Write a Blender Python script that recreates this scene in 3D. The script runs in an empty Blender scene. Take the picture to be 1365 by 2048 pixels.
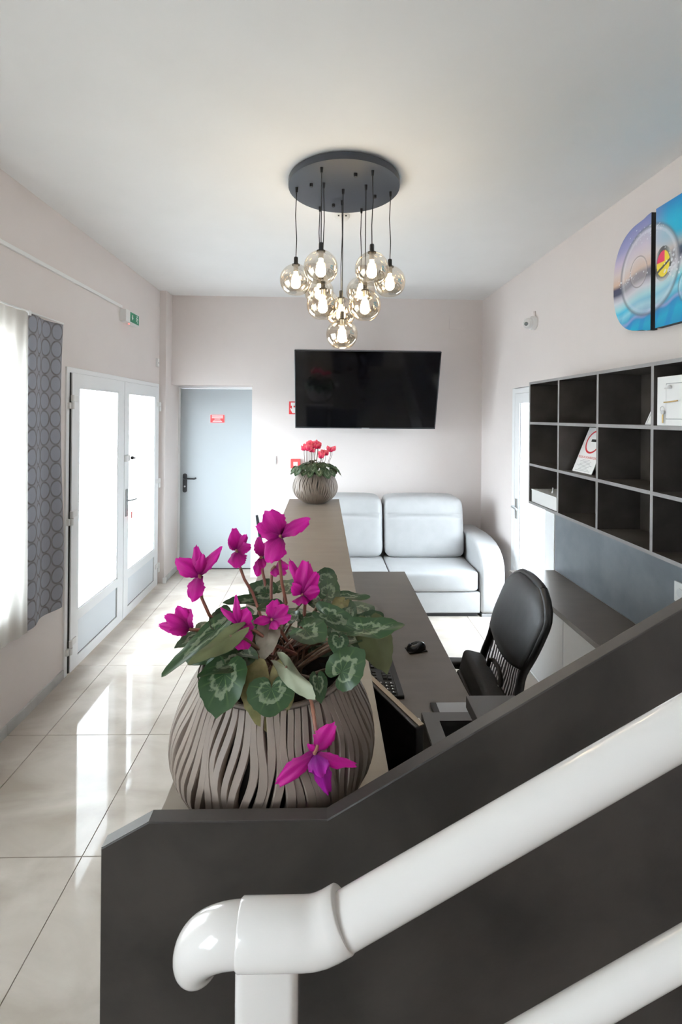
import bpy, bmesh, math, random
from mathutils import Vector, Matrix, Euler
random.seed(7)
S = bpy.context.scene
COL = S.collection
PI = math.pi

# ------------------------------------------------------------------ camera
cam_d = bpy.data.cameras.new('camera'); cam = bpy.data.objects.new('camera', cam_d); COL.objects.link(cam)
yaw = math.atan(24 / 940); roll = .009
Fv = Vector((math.sin(yaw), math.cos(yaw), 0)); R0 = Vector((math.cos(yaw), -math.sin(yaw), 0)); U0 = Vector((0, 0, 1))
Rv = R0 * math.cos(roll) + U0 * math.sin(roll); Uv = -R0 * math.sin(roll) + U0 * math.cos(roll)
m4 = Matrix((Rv, Uv, -Fv)).transposed().to_4x4(); m4.translation = (0, 0, 1.8)
cam.matrix_world = m4
cam_d.sensor_fit = 'HORIZONTAL'; cam_d.sensor_width = 36; cam_d.lens = 36 * 940 / 1365
cam_d.shift_x = (682.5 - 672) / 1365; cam_d.shift_y = -(1024 - 832) / 1365
cam_d.clip_start = .02
S.camera = cam
# ------------------------------------------------------------------ sky and exposure
w = bpy.data.worlds.new('overcast_sky'); S.world = w; w.use_nodes = True
bg = w.node_tree.nodes['Background']; bg.inputs[0].default_value = (.835, .925, 1.0, 1); bg.inputs[1].default_value = 24.0
S.view_settings.view_transform = 'Standard'; S.view_settings.look = 'None'
S.view_settings.exposure = 0.40; S.view_settings.gamma = 1.0; S.view_settings.use_curve_mapping = False
S.cycles.use_denoising = True
S.cycles.max_bounces = 14; S.cycles.diffuse_bounces = 7; S.cycles.glossy_bounces = 5; S.cycles.transmission_bounces = 6
S.cycles.transparent_max_bounces = 16; S.cycles.sample_clamp_indirect = 6.0
S.cycles.caustics_reflective = False; S.cycles.caustics_refractive = False

# ------------------------------------------------------------------ helpers
class MB:
    def __init__(s): s.v = []; s.f = []; s.m = []; s.uv = None
    def add(s, vs, fs, mi=0):
        o = len(s.v); s.v += [tuple(p) for p in vs]
        for q in fs: s.f.append(tuple(i + o for i in q)); s.m.append(mi)
        return s
    def box(s, x0, y0, z0, x1, y1, z1, mi=0):
        return s.add([(x0,y0,z0),(x1,y0,z0),(x1,y1,z0),(x0,y1,z0),(x0,y0,z1),(x1,y0,z1),(x1,y1,z1),(x0,y1,z1)],
                     [(0,3,2,1),(4,5,6,7),(0,1,5,4),(1,2,6,5),(2,3,7,6),(3,0,4,7)], mi)
    def prism(s, poly, ax, a0, a1, mi=0):
        def p3(p, a): return (a, p[0], p[1]) if ax == 'x' else ((p[0], a, p[1]) if ax == 'y' else (p[0], p[1], a))
        n = len(poly); vs = [p3(p, a0) for p in poly] + [p3(p, a1) for p in poly]
        fs = [tuple(range(n - 1, -1, -1)), tuple(range(n, 2 * n))] + [(i, (i + 1) % n, n + (i + 1) % n, n + i) for i in range(n)]
        return s.add(vs, fs, mi)
    def tube(s, path, r, n=12, cap=True, mi=0):
        P = [Vector(p) for p in path]; k = len(P); rr = r if isinstance(r, (list, tuple)) else [r] * k
        up = Vector((0, 0, 1)); t0 = (P[1] - P[0]).normalized()
        if abs(t0.dot(up)) > .95: up = Vector((1, 0, 0))
        a = (up - t0 * up.dot(t0)).normalized(); vs = []
        for i in range(k):
            t = (P[min(i + 1, k - 1)] - P[max(i - 1, 0)]).normalized()
            a = (a - t * a.dot(t)).normalized(); b = t.cross(a)
            for j in range(n):
                th = 2 * PI * j / n; vs.append(P[i] + (a * math.cos(th) + b * math.sin(th)) * rr[i])
        fs = [(i * n + j, i * n + (j + 1) % n, (i + 1) * n + (j + 1) % n, (i + 1) * n + j) for i in range(k - 1) for j in range(n)]
        if cap: fs += [tuple(range(n - 1, -1, -1)), tuple((k - 1) * n + j for j in range(n))]
        return s.add(vs, fs, mi)
    def lathe(s, prof, n=32, c=(0, 0, 0), cap=True, mi=0):
        k = len(prof); vs = [(c[0] + r * math.cos(2*PI*j/n), c[1] + r * math.sin(2*PI*j/n), c[2] + z) for r, z in prof for j in range(n)]
        fs = [(i*n + j, i*n + (j+1) % n, (i+1)*n + (j+1) % n, (i+1)*n + j) for i in range(k-1) for j in range(n)]
        if cap:
            if prof[0][0] > 1e-6: fs.append(tuple(range(n-1, -1, -1)))
            if prof[-1][0] > 1e-6: fs.append(tuple((k-1)*n + j for j in range(n)))
        return s.add(vs, fs, mi)
    def grid(s, fn, nu, nv, mi=0):
        vs = [fn(i / nu, j / nv) for i in range(nu + 1) for j in range(nv + 1)]
        fs = [(i*(nv+1)+j, (i+1)*(nv+1)+j, (i+1)*(nv+1)+j+1, i*(nv+1)+j+1) for i in range(nu) for j in range(nv)]
        return s.add(vs, fs, mi)
    def build(s, name, mat, parent=None, bev=0, seg=2, smooth=None, loc=None, rot=None, subs=0):
        me = bpy.data.meshes.new(name); me.from_pydata(s.v, [], s.f); me.update()
        mats = mat if isinstance(mat, (list, tuple)) else [mat]
        for q in mats: me.materials.append(q)
        for p, i in zip(me.polygons, s.m): p.material_index = i
        bm = bmesh.new(); bm.from_mesh(me); bmesh.ops.remove_doubles(bm, verts=bm.verts, dist=1e-6)
        bmesh.ops.recalc_face_normals(bm, faces=bm.faces)
        if bev > 0:
            es = [e for e in bm.edges if len(e.link_faces) == 2 and e.calc_face_angle(0) > .5]
            bmesh.ops.bevel(bm, geom=es, offset=bev, segments=seg, profile=.5, affect='EDGES', clamp_overlap=True)
        bm.to_mesh(me); bm.free()
        if smooth:
            me.shade_smooth()
            if smooth < 3: me.set_sharp_from_angle(angle=smooth)
        o = bpy.data.objects.new(name, me); COL.objects.link(o)
        if parent: o.parent = parent
        if loc: o.location = loc
        if rot: o.rotation_euler = rot
        if subs:
            md = o.modifiers.new('smooth', 'SUBSURF'); md.levels = md.render_levels = subs
        return o
def tag(o, label, cat, group=None, kind=None):
    if label: o['label'] = label
    if cat: o['category'] = cat
    if group: o['group'] = group
    if kind: o['kind'] = kind
    return o
def thing(name, label, cat, loc=(0, 0, 0), rz=0, group=None):
    o = bpy.data.objects.new(name, None); COL.objects.link(o); o.empty_display_size = .1
    o.location = loc; o.rotation_euler = (0, 0, rz)
    return tag(o, label, cat, group)
def struct(o, label, cat=None):
    o['kind'] = 'structure'; o['label'] = label; o['category'] = cat or o.name.split('_')[0]
    return o
def B(x0, y0, z0, x1, y1, z1): return MB().box(x0, y0, z0, x1, y1, z1)
def share(o, name, parent, loc=None, rot=None):
    c = o.copy(); c.name = name; COL.objects.link(c); c.parent = parent
    if loc: c.location = loc
    if rot: c.rotation_euler = rot
    return c
def arc(cx, cy, r, a0, a1, n):
    return [(cx + r * math.cos(math.radians(a0 + (a1 - a0) * i / n)), cy + r * math.sin(math.radians(a0 + (a1 - a0) * i / n))) for i in range(n + 1)]
def rrect(x0, y0, x1, y1, r, n=5):
    return arc(x1 - r, y1 - r, r, 0, 90, n) + arc(x0 + r, y1 - r, r, 90, 180, n) + arc(x0 + r, y0 + r, r, 180, 270, n) + arc(x1 - r, y0 + r, r, 270, 360, n)

# ------------------------------------------------------------------ materials
def nodes(name):
    m = bpy.data.materials.new(name); m.use_nodes = True; nt = m.node_tree
    return m, nt, nt.nodes['Principled BSDF'], nt.nodes['Material Output']
def setp(b, **k):
    for a, v in k.items():
        n = {'col': 'Base Color', 'rough': 'Roughness', 'metal': 'Metallic', 'spec': 'Specular IOR Level', 'coat': 'Coat Weight', 'coatr': 'Coat Roughness',
             'trans': 'Transmission Weight', 'ior': 'IOR', 'emc': 'Emission Color', 'ems': 'Emission Strength', 'alpha': 'Alpha', 'sheen': 'Sheen Weight'}[a]
        if a in ('col', 'emc'): v = tuple(v) + (1,) if len(v) == 3 else v
        b.inputs[n].default_value = v
def plain(name, col, rough=.5, **k):
    m, nt, b, o = nodes(name); setp(b, col=col, rough=rough, **k); return m
def noisy(name, c1, c2, scale=4, rough=.5, detail=6, dist=0, bump=0, bscale=None, r2=None, stretch=(1, 1, 1), lo=.35, hi=.65, **k):
    m, nt, b, o = nodes(name); setp(b, rough=rough, **k)
    tc = nt.nodes.new('ShaderNodeTexCoord'); mp = nt.nodes.new('ShaderNodeMapping'); mp.inputs['Scale'].default_value = stretch
    gm = nt.nodes.new('ShaderNodeNewGeometry'); nt.links.new(gm.outputs['Position'], mp.inputs[0])
    nz = nt.nodes.new('ShaderNodeTexNoise'); nz.inputs['Scale'].default_value = scale; nz.inputs['Detail'].default_value = detail; nz.inputs['Distortion'].default_value = dist
    nt.links.new(mp.outputs[0], nz.inputs['Vector'])
    cr = nt.nodes.new('ShaderNodeValToRGB'); cr.color_ramp.elements[0].position = lo; cr.color_ramp.elements[1].position = hi
    cr.color_ramp.elements[0].color = tuple(c1) + (1,); cr.color_ramp.elements[1].color = tuple(c2) + (1,)
    nt.links.new(nz.outputs['Fac'], cr.inputs[0]); nt.links.new(cr.outputs[0], b.inputs['Base Color'])
    if r2 is not None:
        mr = nt.nodes.new('ShaderNodeMapRange'); mr.inputs['To Min'].default_value = rough; mr.inputs['To Max'].default_value = r2
        nt.links.new(nz.outputs['Fac'], mr.inputs[0]); nt.links.new(mr.outputs[0], b.inputs['Roughness'])
    if bump:
        n2 = nt.nodes.new('ShaderNodeTexNoise'); n2.inputs['Scale'].default_value = bscale or scale * 8; n2.inputs['Detail'].default_value = 4
        nt.links.new(mp.outputs[0], n2.inputs['Vector'])
        bp = nt.nodes.new('ShaderNodeBump'); bp.inputs['Strength'].default_value = bump; bp.inputs['Distance'].default_value = .01
        nt.links.new(n2.outputs['Fac'], bp.inputs['Height']); nt.links.new(bp.outputs[0], b.inputs['Normal'])
    return m
M = {}
M['wall'] = noisy('wall_paint', (.705, .645, .622), (.72, .66, .637), 3, .75, bump=.05, bscale=160)
M['ceil'] = noisy('ceiling_paint', (.85, .85, .845), (.87, .87, .865), 3, .85)
M['tile'] = noisy('polished_stone_tile', (.36, .315, .268), (.56, .515, .465), 2.2, .05, detail=9, dist=.6, stretch=(1, 1.8, 1), spec=.11, lo=.3, hi=.72)
M['grout'] = plain('grout', (.40, .34, .29), .8)
M['skirt'] = noisy('skirting_stone', (.46, .46, .45), (.60, .60, .60), 6, .35)
M['lam'] = noisy('dark_concrete_laminate', (.0095, .0079, .0066), (.031, .0262, .0220), 7, .45, detail=10, dist=.4, bump=.03, bscale=60, spec=.45, r2=.50)
M['lamtop'] = noisy('counter_laminate', (.235, .194, .154), (.270, .226, .182), 5, .34, detail=9, stretch=(1, 4, 1), spec=.5, r2=.42)
M['desk'] = noisy('desk_laminate', (.128, .108, .093), (.148, .126, .109), 5, .36, detail=9, stretch=(1, 4, 1), spec=.5, r2=.44)
M['shelf'] = noisy('shelf_laminate', (.045, .038, .034), (.075, .065, .058), 7, .45, detail=9, spec=.4)
M['shelfedge'] = noisy('shelf_edge_band', (.235, .222, .22), (.275, .262, .26), 8, .45)
M['splash'] = noisy('splash_panel_laminate', (.150, .168, .188), (.19, .21, .232), 6, .33, detail=8)
M['pvc'] = plain('white_pvc', (.86, .87, .88), .28)
M['pvcpanel'] = plain('pale_panel', (.74, .78, .82), .35)
M['white'] = plain('white_plastic', (.80, .80, .79), .35)
M['gloss'] = plain('gloss_white_lacquer', (.78, .79, .80), .12)
M['enamel'] = plain('white_enamel', (.66, .63, .595), .14, coat=.5, coatr=.05)
M['leather'] = noisy('white_leather', (.43, .435, .44), (.46, .465, .47), 8, .42, bump=.08, bscale=220)
M['doorp'] = plain('pale_grey_blue_door_paint', (.40, .435, .455), .45)
M['black'] = plain('black_plastic', (.012, .012, .013), .35)
M['blackm'] = plain('matt_black_metal', (.012, .013, .015), .5)
M['canopy'] = plain('dark_canopy_metal', (.030, .036, .048), .42, spec=.5)
M['screen'] = plain('tv_screen_glass', (.003, .003, .004), .07)
M['bezel'] = plain('tv_bezel', (.02, .022, .026), .3)
M['steel'] = plain('brushed_steel', (.62, .61, .60), .3, metal=1)
M['satin'] = plain('satin_grey_metal', (.33, .34, .35), .4)
M['brass'] = plain('brass', (.60, .42, .18), .3, metal=1)
M['red'] = plain('signal_red', (.55, .025, .03), .45)
M['pinkred'] = plain('faded_red', (.60, .06, .06), .5)
M['paper'] = plain('white_paper', (.80, .79, .77), .6)
M['ink'] = plain('grey_ink', (.38, .37, .37), .7)
M['inkblack'] = plain('black_ink', (.01, .01, .01), .6)
M['green'] = plain('exit_green', (.012, .19, .10), .4)
M['rail'] = plain('grey_railing', (.35, .36, .37), .5)
M['asphalt'] = noisy('pale_paving', (.50, .50, .50), (.58, .58, .57), 1.5, .8)
M['bark'] = noisy('bark', (.05, .04, .032), (.09, .075, .06), 14, .9)
M['bag'] = noisy('black_bag_fabric', (.006, .005, .005), (.012, .010, .010), 60, .75)
M['chairpad'] = noisy('black_chair_leather', (.018, .019, .021), (.026, .027, .030), 30, .42, bump=.05, bscale=300)
M['printer'] = plain('grey_printer_plastic', (.115, .11, .108), .5)
M['printerd'] = plain('dark_printer_plastic', (.015, .015, .016), .5)
M['darkslot'] = plain('dark_gap', (.02, .02, .022), .7)
M['topsheen'] = plain('monitor_edge_reflection', (.30, .235, .17), .3, metal=.4)  # beige reflection along the monitor's top edge, put into the colour
M['soil'] = noisy('potting_soil', (.012, .009, .007), (.03, .022, .016), 90, .95)
M['pot'] = noisy('taupe_planter', (.20, .157, .128), (.235, .187, .153), 12, .55)
M['potin'] = plain('black_inner_pot', (.008, .008, .008), .6)
M['stalk'] = noisy('red_brown_stalk', (.17, .055, .04), (.26, .11, .07), 30, .5)
M['leafstalk'] = noisy('leaf_stalk_brown', (.10, .05, .03), (.16, .09, .05), 30, .55)
M['calyx'] = plain('calyx_brown', (.09, .04, .02), .6)
def glass(name, fac=.07, tint=(.97, .98, .98), rough=0):
    m, nt, b, o = nodes(name); nt.nodes.remove(b)
    t = nt.nodes.new('ShaderNodeBsdfTransparent'); t.inputs[0].default_value = tuple(tint) + (1,)
    g = nt.nodes.new('ShaderNodeBsdfGlossy'); g.inputs['Roughness'].default_value = rough
    x = nt.nodes.new('ShaderNodeMixShader'); x.inputs[0].default_value = fac
    nt.links.new(t.outputs[0], x.inputs[1]); nt.links.new(g.outputs[0], x.inputs[2]); nt.links.new(x.outputs[0], o.inputs[0]); return m
M['glass'] = glass('window_glass')
def globe_glass():
    m, nt, b, o = nodes('smoked_amber_globe_glass'); nt.nodes.remove(b)
    tc = nt.nodes.new('ShaderNodeTexCoord'); sp = nt.nodes.new('ShaderNodeSeparateXYZ'); nt.links.new(tc.outputs['Generated'], sp.inputs[0])
    cr = nt.nodes.new('ShaderNodeValToRGB'); e = cr.color_ramp.elements; e[0].position = .05; e[0].color = (.30, .30, .30, 1); e[1].position = .85; e[1].color = (.14, .14, .14, 1)
    k = e.new(.38); k.color = (.62, .62, .62, 1); k = e.new(.60); k.color = (.26, .26, .26, 1)
    nt.links.new(sp.outputs[2], cr.inputs[0])
    c2 = nt.nodes.new('ShaderNodeValToRGB'); e = c2.color_ramp.elements; e[0].color = (.95, .91, .84, 1); e[1].color = (.95, .94, .92, 1); nt.links.new(sp.outputs[2], c2.inputs[0])
    t = nt.nodes.new('ShaderNodeBsdfTransparent'); nt.links.new(c2.outputs[0], t.inputs[0])
    g = nt.nodes.new('ShaderNodeBsdfGlossy'); g.inputs['Roughness'].default_value = .02; g.inputs[0].default_value = (.84, .76, .65, 1)
    x = nt.nodes.new('ShaderNodeMixShader'); nt.links.new(cr.outputs[0], x.inputs[0])
    nt.links.new(t.outputs[0], x.inputs[1]); nt.links.new(g.outputs[0], x.inputs[2]); nt.links.new(x.outputs[0], o.inputs[0]); return m
M['globe'] = globe_glass()
def emit(name, col, st):
    m, nt, b, o = nodes(name); setp(b, col=(0, 0, 0), emc=col, ems=st); return m
M['bulb'] = emit('warm_bulb', (1, .80, .52), 34)
M['led'] = emit('red_led', (1, .08, .06), 4)
def sheer():
    m, nt, b, o = nodes('sheer_voile'); nt.nodes.remove(b)
    t = nt.nodes.new('ShaderNodeBsdfTransparent'); t.inputs[0].default_value = (.98, .97, .95, 1)
    d = nt.nodes.new('ShaderNodeBsdfDiffuse'); d.inputs[0].default_value = (.82, .80, .77, 1)
    l = nt.nodes.new('ShaderNodeBsdfTranslucent'); l.inputs[0].default_value = (.80, .78, .74, 1)
    a = nt.nodes.new('ShaderNodeMixShader'); a.inputs[0].default_value = .5
    nt.links.new(d.outputs[0], a.inputs[1]); nt.links.new(l.outputs[0], a.inputs[2])
    x = nt.nodes.new('ShaderNodeMixShader'); x.inputs[0].default_value = .60
    nt.links.new(t.outputs[0], x.inputs[1]); nt.links.new(a.outputs[0], x.inputs[2]); nt.links.new(x.outputs[0], o.inputs[0]); return m
M['sheer'] = sheer()
def math_n(nt, op, a, b=None, c=None):
    n = nt.nodes.new('ShaderNodeMath'); n.operation = op
    for i, x in enumerate((a, b, c)):
        if x is None: continue
        if isinstance(x, (int, float)): n.inputs[i].default_value = x
        else: nt.links.new(x, n.inputs[i])
    return n.outputs[0]
def ring_fabric():
    m, nt, b, o = nodes('grey_ring_print_fabric'); setp(b, rough=.85)
    uv = nt.nodes.new('ShaderNodeUVMap'); uv.uv_map = 'UVMap'; sp = nt.nodes.new('ShaderNodeSeparateXYZ'); nt.links.new(uv.outputs[0], sp.inputs[0])
    def rings(du, dv):
        u = math_n(nt, 'SUBTRACT', math_n(nt, 'FRACT', math_n(nt, 'ADD', sp.outputs[0], du)), .5)
        v = math_n(nt, 'SUBTRACT', math_n(nt, 'FRACT', math_n(nt, 'ADD', sp.outputs[1], dv)), .5)
        d = math_n(nt, 'SQRT', math_n(nt, 'ADD', math_n(nt, 'MULTIPLY', u, u), math_n(nt, 'MULTIPLY', v, v)))
        return math_n(nt, 'SUBTRACT', 1.0, math_n(nt, 'MULTIPLY', math_n(nt, 'ABSOLUTE', math_n(nt, 'SUBTRACT', d, .46)), 13.0)), math_n(nt, 'LESS_THAN', d, .46)
    r1, in1 = rings(0, 0)
    k = math_n(nt, 'MAXIMUM', r1, 0.0)
    nz = nt.nodes.new('ShaderNodeTexNoise'); nz.inputs['Scale'].default_value = 2.2; nt.links.new(uv.outputs[0], nz.inputs['Vector'])
    k = math_n(nt, 'MULTIPLY', k, math_n(nt, 'ADD', math_n(nt, 'MULTIPLY', nz.outputs['Fac'], 1.2), .15)); k = math_n(nt, 'MINIMUM', k, 1.0)
    m1 = nt.nodes.new('ShaderNodeMix'); m1.data_type = 'RGBA'; nt.links.new(in1, m1.inputs[0])
    m1.inputs[6].default_value = (.245, .240, .265, 1); m1.inputs[7].default_value = (.255, .262, .300, 1)
    m2 = nt.nodes.new('ShaderNodeMix'); m2.data_type = 'RGBA'; nt.links.new(k, m2.inputs[0]); nt.links.new(m1.outputs[2], m2.inputs[6])
    m2.inputs[7].default_value = (.085, .062, .055, 1); nt.links.new(m2.outputs[2], b.inputs['Base Color']); return m
M['ring'] = ring_fabric()
def leaf_mat(name, dark, silver, edge, k=1.0):
    m, nt, b, o = nodes(name); setp(b, rough=.42, spec=.4)
    uv = nt.nodes.new('ShaderNodeUVMap'); uv.uv_map = 'UVMap'; sp = nt.nodes.new('ShaderNodeSeparateXYZ'); nt.links.new(uv.outputs[0], sp.inputs[0])
    t = sp.outputs[0]; th = math_n(nt, 'MULTIPLY', sp.outputs[1], 2 * PI)
    nz = nt.nodes.new('ShaderNodeTexNoise'); nz.inputs['Scale'].default_value = 120; nz.inputs['Detail'].default_value = 3
    tc = nt.nodes.new('ShaderNodeTexCoord'); nt.links.new(tc.outputs['Object'], nz.inputs['Vector'])
    jag = math_n(nt, 'ABSOLUTE', math_n(nt, 'SINE', math_n(nt, 'MULTIPLY', th, 4.5)))
    tt = math_n(nt, 'ADD', t, math_n(nt, 'ADD', math_n(nt, 'MULTIPLY', math_n(nt, 'SUBTRACT', nz.outputs['Fac'], .5), .62), math_n(nt, 'MULTIPLY', jag, -.07)))
    cr = nt.nodes.new('ShaderNodeValToRGB'); e = cr.color_ramp.elements
    e[0].position = .30; e[0].color = tuple(dark) + (1,); e[1].position = .80; e[1].color = tuple(edge) + (1,)
    for p, c in ((.40, silver), (.50, silver), (.57, dark)):
        q = e.new(p); q.color = tuple(c) + (1,)
    nt.links.new(tt, cr.inputs[0])
    vein = math_n(nt, 'POWER', math_n(nt, 'ABSOLUTE', math_n(nt, 'COSINE', math_n(nt, 'MULTIPLY', th, 4.5))), 60.0)
    vein = math_n(nt, 'MULTIPLY', vein, math_n(nt, 'MULTIPLY', math_n(nt, 'SUBTRACT', 1.0, t), .55 * k))
    mx = nt.nodes.new('ShaderNodeMix'); mx.data_type = 'RGBA'; nt.links.new(vein, mx.inputs[0]); nt.links.new(cr.outputs[0], mx.inputs[6])
    mx.inputs[7].default_value = (.20, .28, .10, 1); nt.links.new(mx.outputs[2], b.inputs['Base Color']); return m
M['leaf'] = leaf_mat('cyclamen_leaf', (.016, .046, .014), (.150, .185, .115), (.022, .056, .017))
M['leafund'] = noisy('leaf_underside', (.075, .085, .028), (.100, .112, .042), 25, .6)
M['leafpale'] = noisy('pale_leaf_underside', (.22, .25, .16), (.30, .32, .22), 25, .6)
M['dry'] = noisy('dried_leaf', (.17, .145, .10), (.30, .27, .21), 30, .7)
M['yellow'] = noisy('yellowed_leaf', (.115, .115, .035), (.26, .22, .09), 40, .65)
def petal(name, c0, c1, c2):
    m, nt, b, o = nodes(name); setp(b, rough=.55, spec=.3)
    uv = nt.nodes.new('ShaderNodeUVMap'); uv.uv_map = 'UVMap'; sp = nt.nodes.new('ShaderNodeSeparateXYZ'); nt.links.new(uv.outputs[0], sp.inputs[0])
    mp = nt.nodes.new('ShaderNodeMapping'); mp.inputs['Scale'].default_value = (1.2, 11, 1); nt.links.new(uv.outputs[0], mp.inputs[0])
    nz = nt.nodes.new('ShaderNodeTexNoise'); nz.inputs['Scale'].default_value = 2.0; nz.inputs['Detail'].default_value = 3; nt.links.new(mp.outputs[0], nz.inputs['Vector'])
    k = math_n(nt, 'ADD', sp.outputs[0], math_n(nt, 'MULTIPLY', math_n(nt, 'SUBTRACT', nz.outputs['Fac'], .5), .55))
    cr = nt.nodes.new('ShaderNodeValToRGB'); e = cr.color_ramp.elements; e[0].position = .05; e[0].color = tuple(c0) + (1,); e[1].position = .95; e[1].color = tuple(c2) + (1,)
    q = e.new(.45); q.color = tuple(c1) + (1,); nt.links.new(k, cr.inputs[0]); nt.links.new(cr.outputs[0], b.inputs['Base Color'])
    l = nt.nodes.new('ShaderNodeBsdfTranslucent'); nt.links.new(cr.outputs[0], l.inputs[0])
    x = nt.nodes.new('ShaderNodeMixShader'); x.inputs[0].default_value = .3
    nt.links.new(b.outputs[0], x.inputs[1]); nt.links.new(l.outputs[0], x.inputs[2]); nt.links.new(x.outputs[0], o.inputs[0]); return m
M['magenta'] = petal('magenta_petal', (.15, .001, .085), (.36, .003, .175), (.52, .010, .27))
M['violet'] = petal('violet_petal', (.13, .003, .13), (.24, .006, .21), (.42, .015, .33))
M['pink'] = petal('salmon_pink_petal', (.70, .012, .13), (.85, .06, .17), (.90, .22, .26))
def mesh_fabric():
    m, nt, b, o = nodes('black_mesh_fabric'); setp(b, col=(.008, .008, .009), rough=.7)
    tc = nt.nodes.new('ShaderNodeTexCoord')
    wv = nt.nodes.new('ShaderNodeTexWave'); wv.bands_direction = 'Y'; wv.inputs['Scale'].default_value = 14; wv.inputs['Distortion'].default_value = 3.5; wv.inputs['Detail'].default_value = 1; wv.inputs['Detail Scale'].default_value = .9
    nt.links.new(tc.outputs['Object'], wv.inputs['Vector'])
    mr = nt.nodes.new('ShaderNodeMapRange'); mr.inputs['From Min'].default_value = .35; mr.inputs['From Max'].default_value = .9; mr.inputs['To Min'].default_value = .98; mr.inputs['To Max'].default_value = .48
    nt.links.new(wv.outputs['Fac'], mr.inputs[0])
    t = nt.nodes.new('ShaderNodeBsdfTransparent'); t.inputs[0].default_value = (.92, .92, 1, 1); x = nt.nodes.new('ShaderNodeMixShader'); nt.links.new(mr.outputs[0], x.inputs[0])
    nt.links.new(t.outputs[0], x.inputs[1]); nt.links.new(b.outputs[0], x.inputs[2]); nt.links.new(x.outputs[0], o.inputs[0]); return m
M['mesh'] = mesh_fabric()
def attr_mat(name, rough=.35):
    m, nt, b, o = nodes(name); setp(b, rough=rough)
    a = nt.nodes.new('ShaderNodeVertexColor'); a.layer_name = 'print'; nt.links.new(a.outputs[0], b.inputs['Base Color']); return m
M['print'] = attr_mat('printed_canvas')
M['black_gloss'] = plain('gloss_black_plastic', (.01, .01, .011), .18)
M['keycap'] = plain('keycap_plastic', (.030, .030, .032), .4)
M['phone_face'] = plain('phone_glass', (.45, .46, .48), .08)

# ================================================================== the room
XL, XR, YB, YR, ZC = -1.76, 1.78, 5.25, -2.6, 3.12
YD = 5.54
W1 = (1.05, 2.69, .72, 2.28)        # window behind the voile, left wall: y0 y1 z0 z1
D1 = (3.24, 5.03, 0, 2.12)          # glazed double door, left wall
D3 = (3.58, 4.36, 0, 2.07)          # white door, right wall
W2 = (-1.75, -.45, 1.20, 2.45)        # unseen left wall window added to brighten the near room: y0 y1 z0 z1
def wall_x(x0, x1, y0, y1, holes):
    b = MB(); y = y0
    for (a, c, z0, z1) in holes:
        b.box(x0, y, 0, x1, a, ZC)
        if z0 > 0: b.box(x0, a, 0, x1, c, z0)
        b.box(x0, a, z1, x1, c, ZC); y = c
    b.box(x0, y, 0, x1, y1, ZC); return b
struct(wall_x(XL - .25, XL, YR - .2, YD + .2, [W2, W1, D1]).build('wall_left', M['wall']), 'greige painted left wall with window and glazed double door')
struct(wall_x(XR, XR + .25, YR - .2, YD + .2, [D3]).build('wall_right', M['wall']), 'greige painted right wall with white door and shelving')
b = MB(); b.box(XL, YB, 0, -1.69, YD + .05, ZC); b.box(-1.69, YB, 2.13, -.80, YD + .05, ZC); b.box(-.80, YB, 0, XR, YD + .05, ZC)
struct(b.build('wall_back', M['wall']), 'greige painted back wall with recessed doorway')
struct(B(XL, YR - .2, 0, XR, YR, ZC).build('wall_rear', M['wall']), 'greige painted wall opposite the sofa wall')
struct(B(XL - .25, YR - .2, ZC, XR + .25, YD + .25, ZC + .2).build('ceiling', M['ceil']), 'smooth white painted ceiling')
struct(B(XL, 5.06, 0, -1.69, YB, ZC).build('trim_1', M['wall']), 'narrow painted pillar between double door and recessed doorway', 'pillar')
fl = struct(B(XL - .25, YR - .2, -.15, XR + .25, YD + .05, -.004).build('floor', M['grout']), 'polished beige stone tile floor with thin joints')
TX, TY = .57, .733; cache = {}
def tile(x0, y0, x1, y1):
    key = (round(x1 - x0, 3), round(y1 - y0, 3)); g = .0012
    if key not in cache:
        h = B(g, g, -.012, key[0] - g, key[1] - g, 0); o = h.build('tile', M['tile'], fl, bev=.0012, seg=1); o.location = (x0, y0, 0); cache[key] = o
    else: share(cache[key], 'tile', fl, (x0, y0, 0))
xs = [XL] + [-.967 + TX * k for k in range(-1, 5)] + [XR]; ys = [YR] + [1.936 + TY * k for k in range(-6, 5)] + [YB]
for i in range(len(xs) - 1):
    for j in range(len(ys) - 1): tile(xs[i], ys[j], xs[i + 1], ys[j + 1])
tile(-1.69, YB, -.967, YD); tile(-.967, YB, -.80, YD)
bl = thing('baseboard_left', None, None, (XL, 0, 0)); struct(bl, 'grey stone skirting along the left wall', 'skirting')
y = 3.235
while y > -1:
    B(0, max(y - .57, -1) + .001, 0, .012, y - .001, .062).build('skirting_tile', M['skirt'], bl, bev=.001, seg=1); y -= .57
bb = B(-1.69, 5.065, 0, -1.68, YD - .06, .055).build('baseboard_back', M['skirt']); struct(bb, 'pale skirting inside the recessed doorway', 'skirting')
B(-1.70, 5.045, 0, -1.665, 5.066, .058).build('end_cap', M['white'], bb, bev=.002)
bb2 = B(-.80, YB - .012, 0, -.43, YB, .06).build('baseboard_back_2', M['white']); struct(bb2, 'white skirting beside the recessed doorway', 'skirting')

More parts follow.
